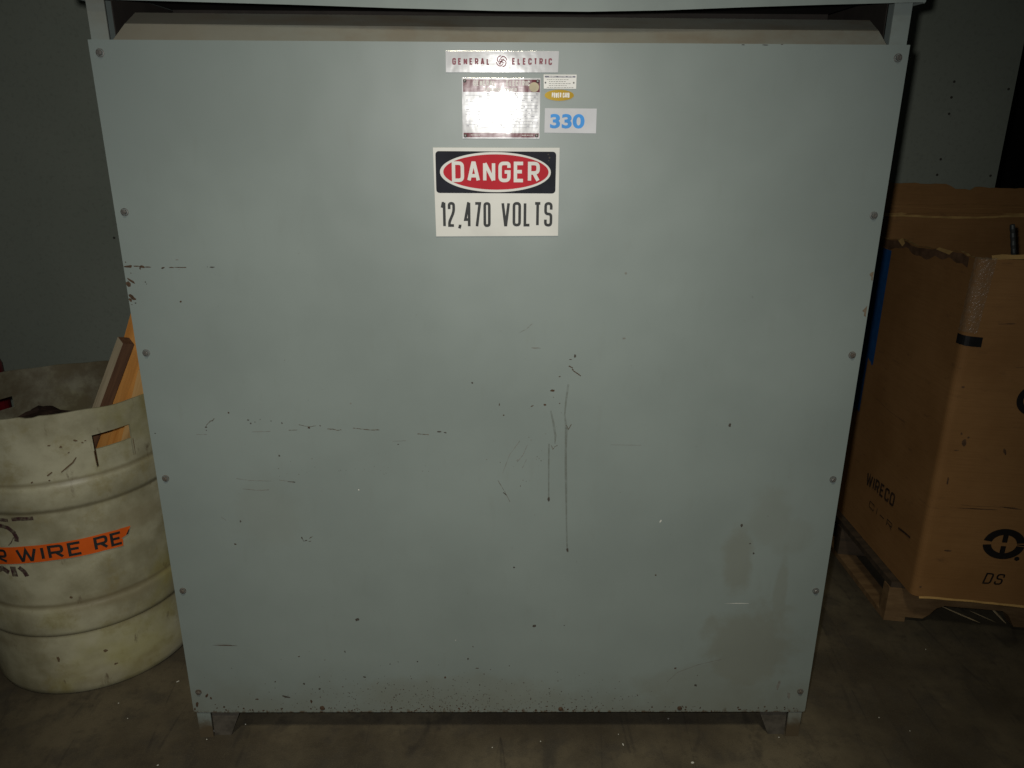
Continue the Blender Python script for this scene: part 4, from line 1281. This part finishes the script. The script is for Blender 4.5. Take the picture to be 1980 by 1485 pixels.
# rod leaning in the box
m = MB()
P, Q = Vector((1.316, .45, 1.229)), Vector((1.372, .455, 1.03))
ax = (Q - P).normalized(); e1 = ax.orthogonal().normalized(); e2 = ax.cross(e1)
L = (Q - P).length + .75; k = 90
for i in range(k + 1):
    rr_ = .0066 if i % 2 else .0057
    c = P + ax * L * i / k
    for j in range(10):
        a = 2 * math.pi * j / 10
        m.v.append(tuple(c + e1 * rr_ * math.cos(a) + e2 * rr_ * math.sin(a)))
for i in range(k):
    for j in range(10):
        j2 = (j + 1) % 10
        m.f.append((i * 10 + j, i * 10 + j2, (i + 1) * 10 + j2, (i + 1) * 10 + j)); m.mi.append(0)
m.f.append(tuple(range(9, -1, -1))); m.mi.append(0)
o = m.build("threaded_rod", 'steel', None)
tag(o, "dark steel rod sticking up behind the front rim of the cardboard box", "rod")

# ------------------------------------------------------------------ litter on the floor
first = None
for i, (x, y, sx, sy, rz) in enumerate([(-.895, .207, 3.2, 1.2, 45), (-.657, .046, 1.3, 1, 0), (-.73, .023, 1, 1, 20), (-.738, -.005, .9, 1.2, 80), (-.826, -.087, 1.8, 1.2, 30), (.101, -.013, 1.1, 1, 0), (-.02, -.033, 1.3, .8, 35), (.307, -.024, 1.2, 3, 10), (.468, -.082, 3, 2.2, 20), (.438, .064, 1.4, .8, 0), (.992, .067, 1.3, .8, 0), (1.257, .343, 1.2, .9, 0), (.706, -.001, 1.2, 1, 0), (-1.019, .123, 1.4, 1, 30), (-.969, .067, 1, 1, 0), (.30, .01, .8, 1, 0), (1.05, .02, .8, 1, 40)]):
    if first is None:
        m = MB(); rr = random.Random(2)
        b = blob(0, 0, .0017, .0015, 0, 8)
        m.prism(b, lambda a, c, d: (a, c, .0004 + d), .0009, 0)
        first = m.build("paint_flake", 'flake', None); o = first
    else:
        o = first.copy(); col.objects.link(o)
    o.location = (x, y, .0); o.rotation_euler = (0, 0, R(rz)); o.scale = (sx * .85, sy * .85, 1)
    tag(o, {8: "largest pale flake on the floor, in front of the right foot", 7: "thin upright pale streak of a flake on the floor in front of the cabinet", 0: "slanting pale sliver on the floor between the drum and the cabinet"}.get(i) or "tiny pale flake lying on the dark concrete floor", "flake", "pale flakes scattered on the floor")
def splinter(label, P, Q, r):
    m = MB(); P, Q = Vector(P), Vector(Q)
    ax = (Q - P).normalized(); e1 = Vector((0, 0, 1)).cross(ax).normalized(); e2 = ax.cross(e1)
    prof_ = [(0, .2), (.2, .8), (.5, 1), (.8, .7), (1, .1)]
    for t, k in prof_:
        c = P.lerp(Q, t)
        for j in range(5):
            a = 2 * math.pi * j / 5
            m.v.append(tuple(c + e1 * r * k * math.cos(a) + e2 * r * k * .6 * math.sin(a)))
    for i in range(4):
        for j in range(5):
            j2 = (j + 1) % 5
            m.f.append((i * 5 + j, i * 5 + j2, (i + 1) * 5 + j2, (i + 1) * 5 + j)); m.mi.append(0)
    o = m.build("wood_splinter", 'straw', None)
    tag(o, label, "splinter", "splinters under the pallet")
splinter("long pale splinter slanting down in the notch of the pallet", (1.355, .465, .066), (1.472, .44, .022), .0032)
splinter("short dark splinter right of the long one under the pallet", (1.452, .47, .045), (1.525, .45, .018), .0022)
splinter("broad grey splinter at the right end of the pallet notch", (1.510, .47, .062), (1.552, .44, .020), .0048)
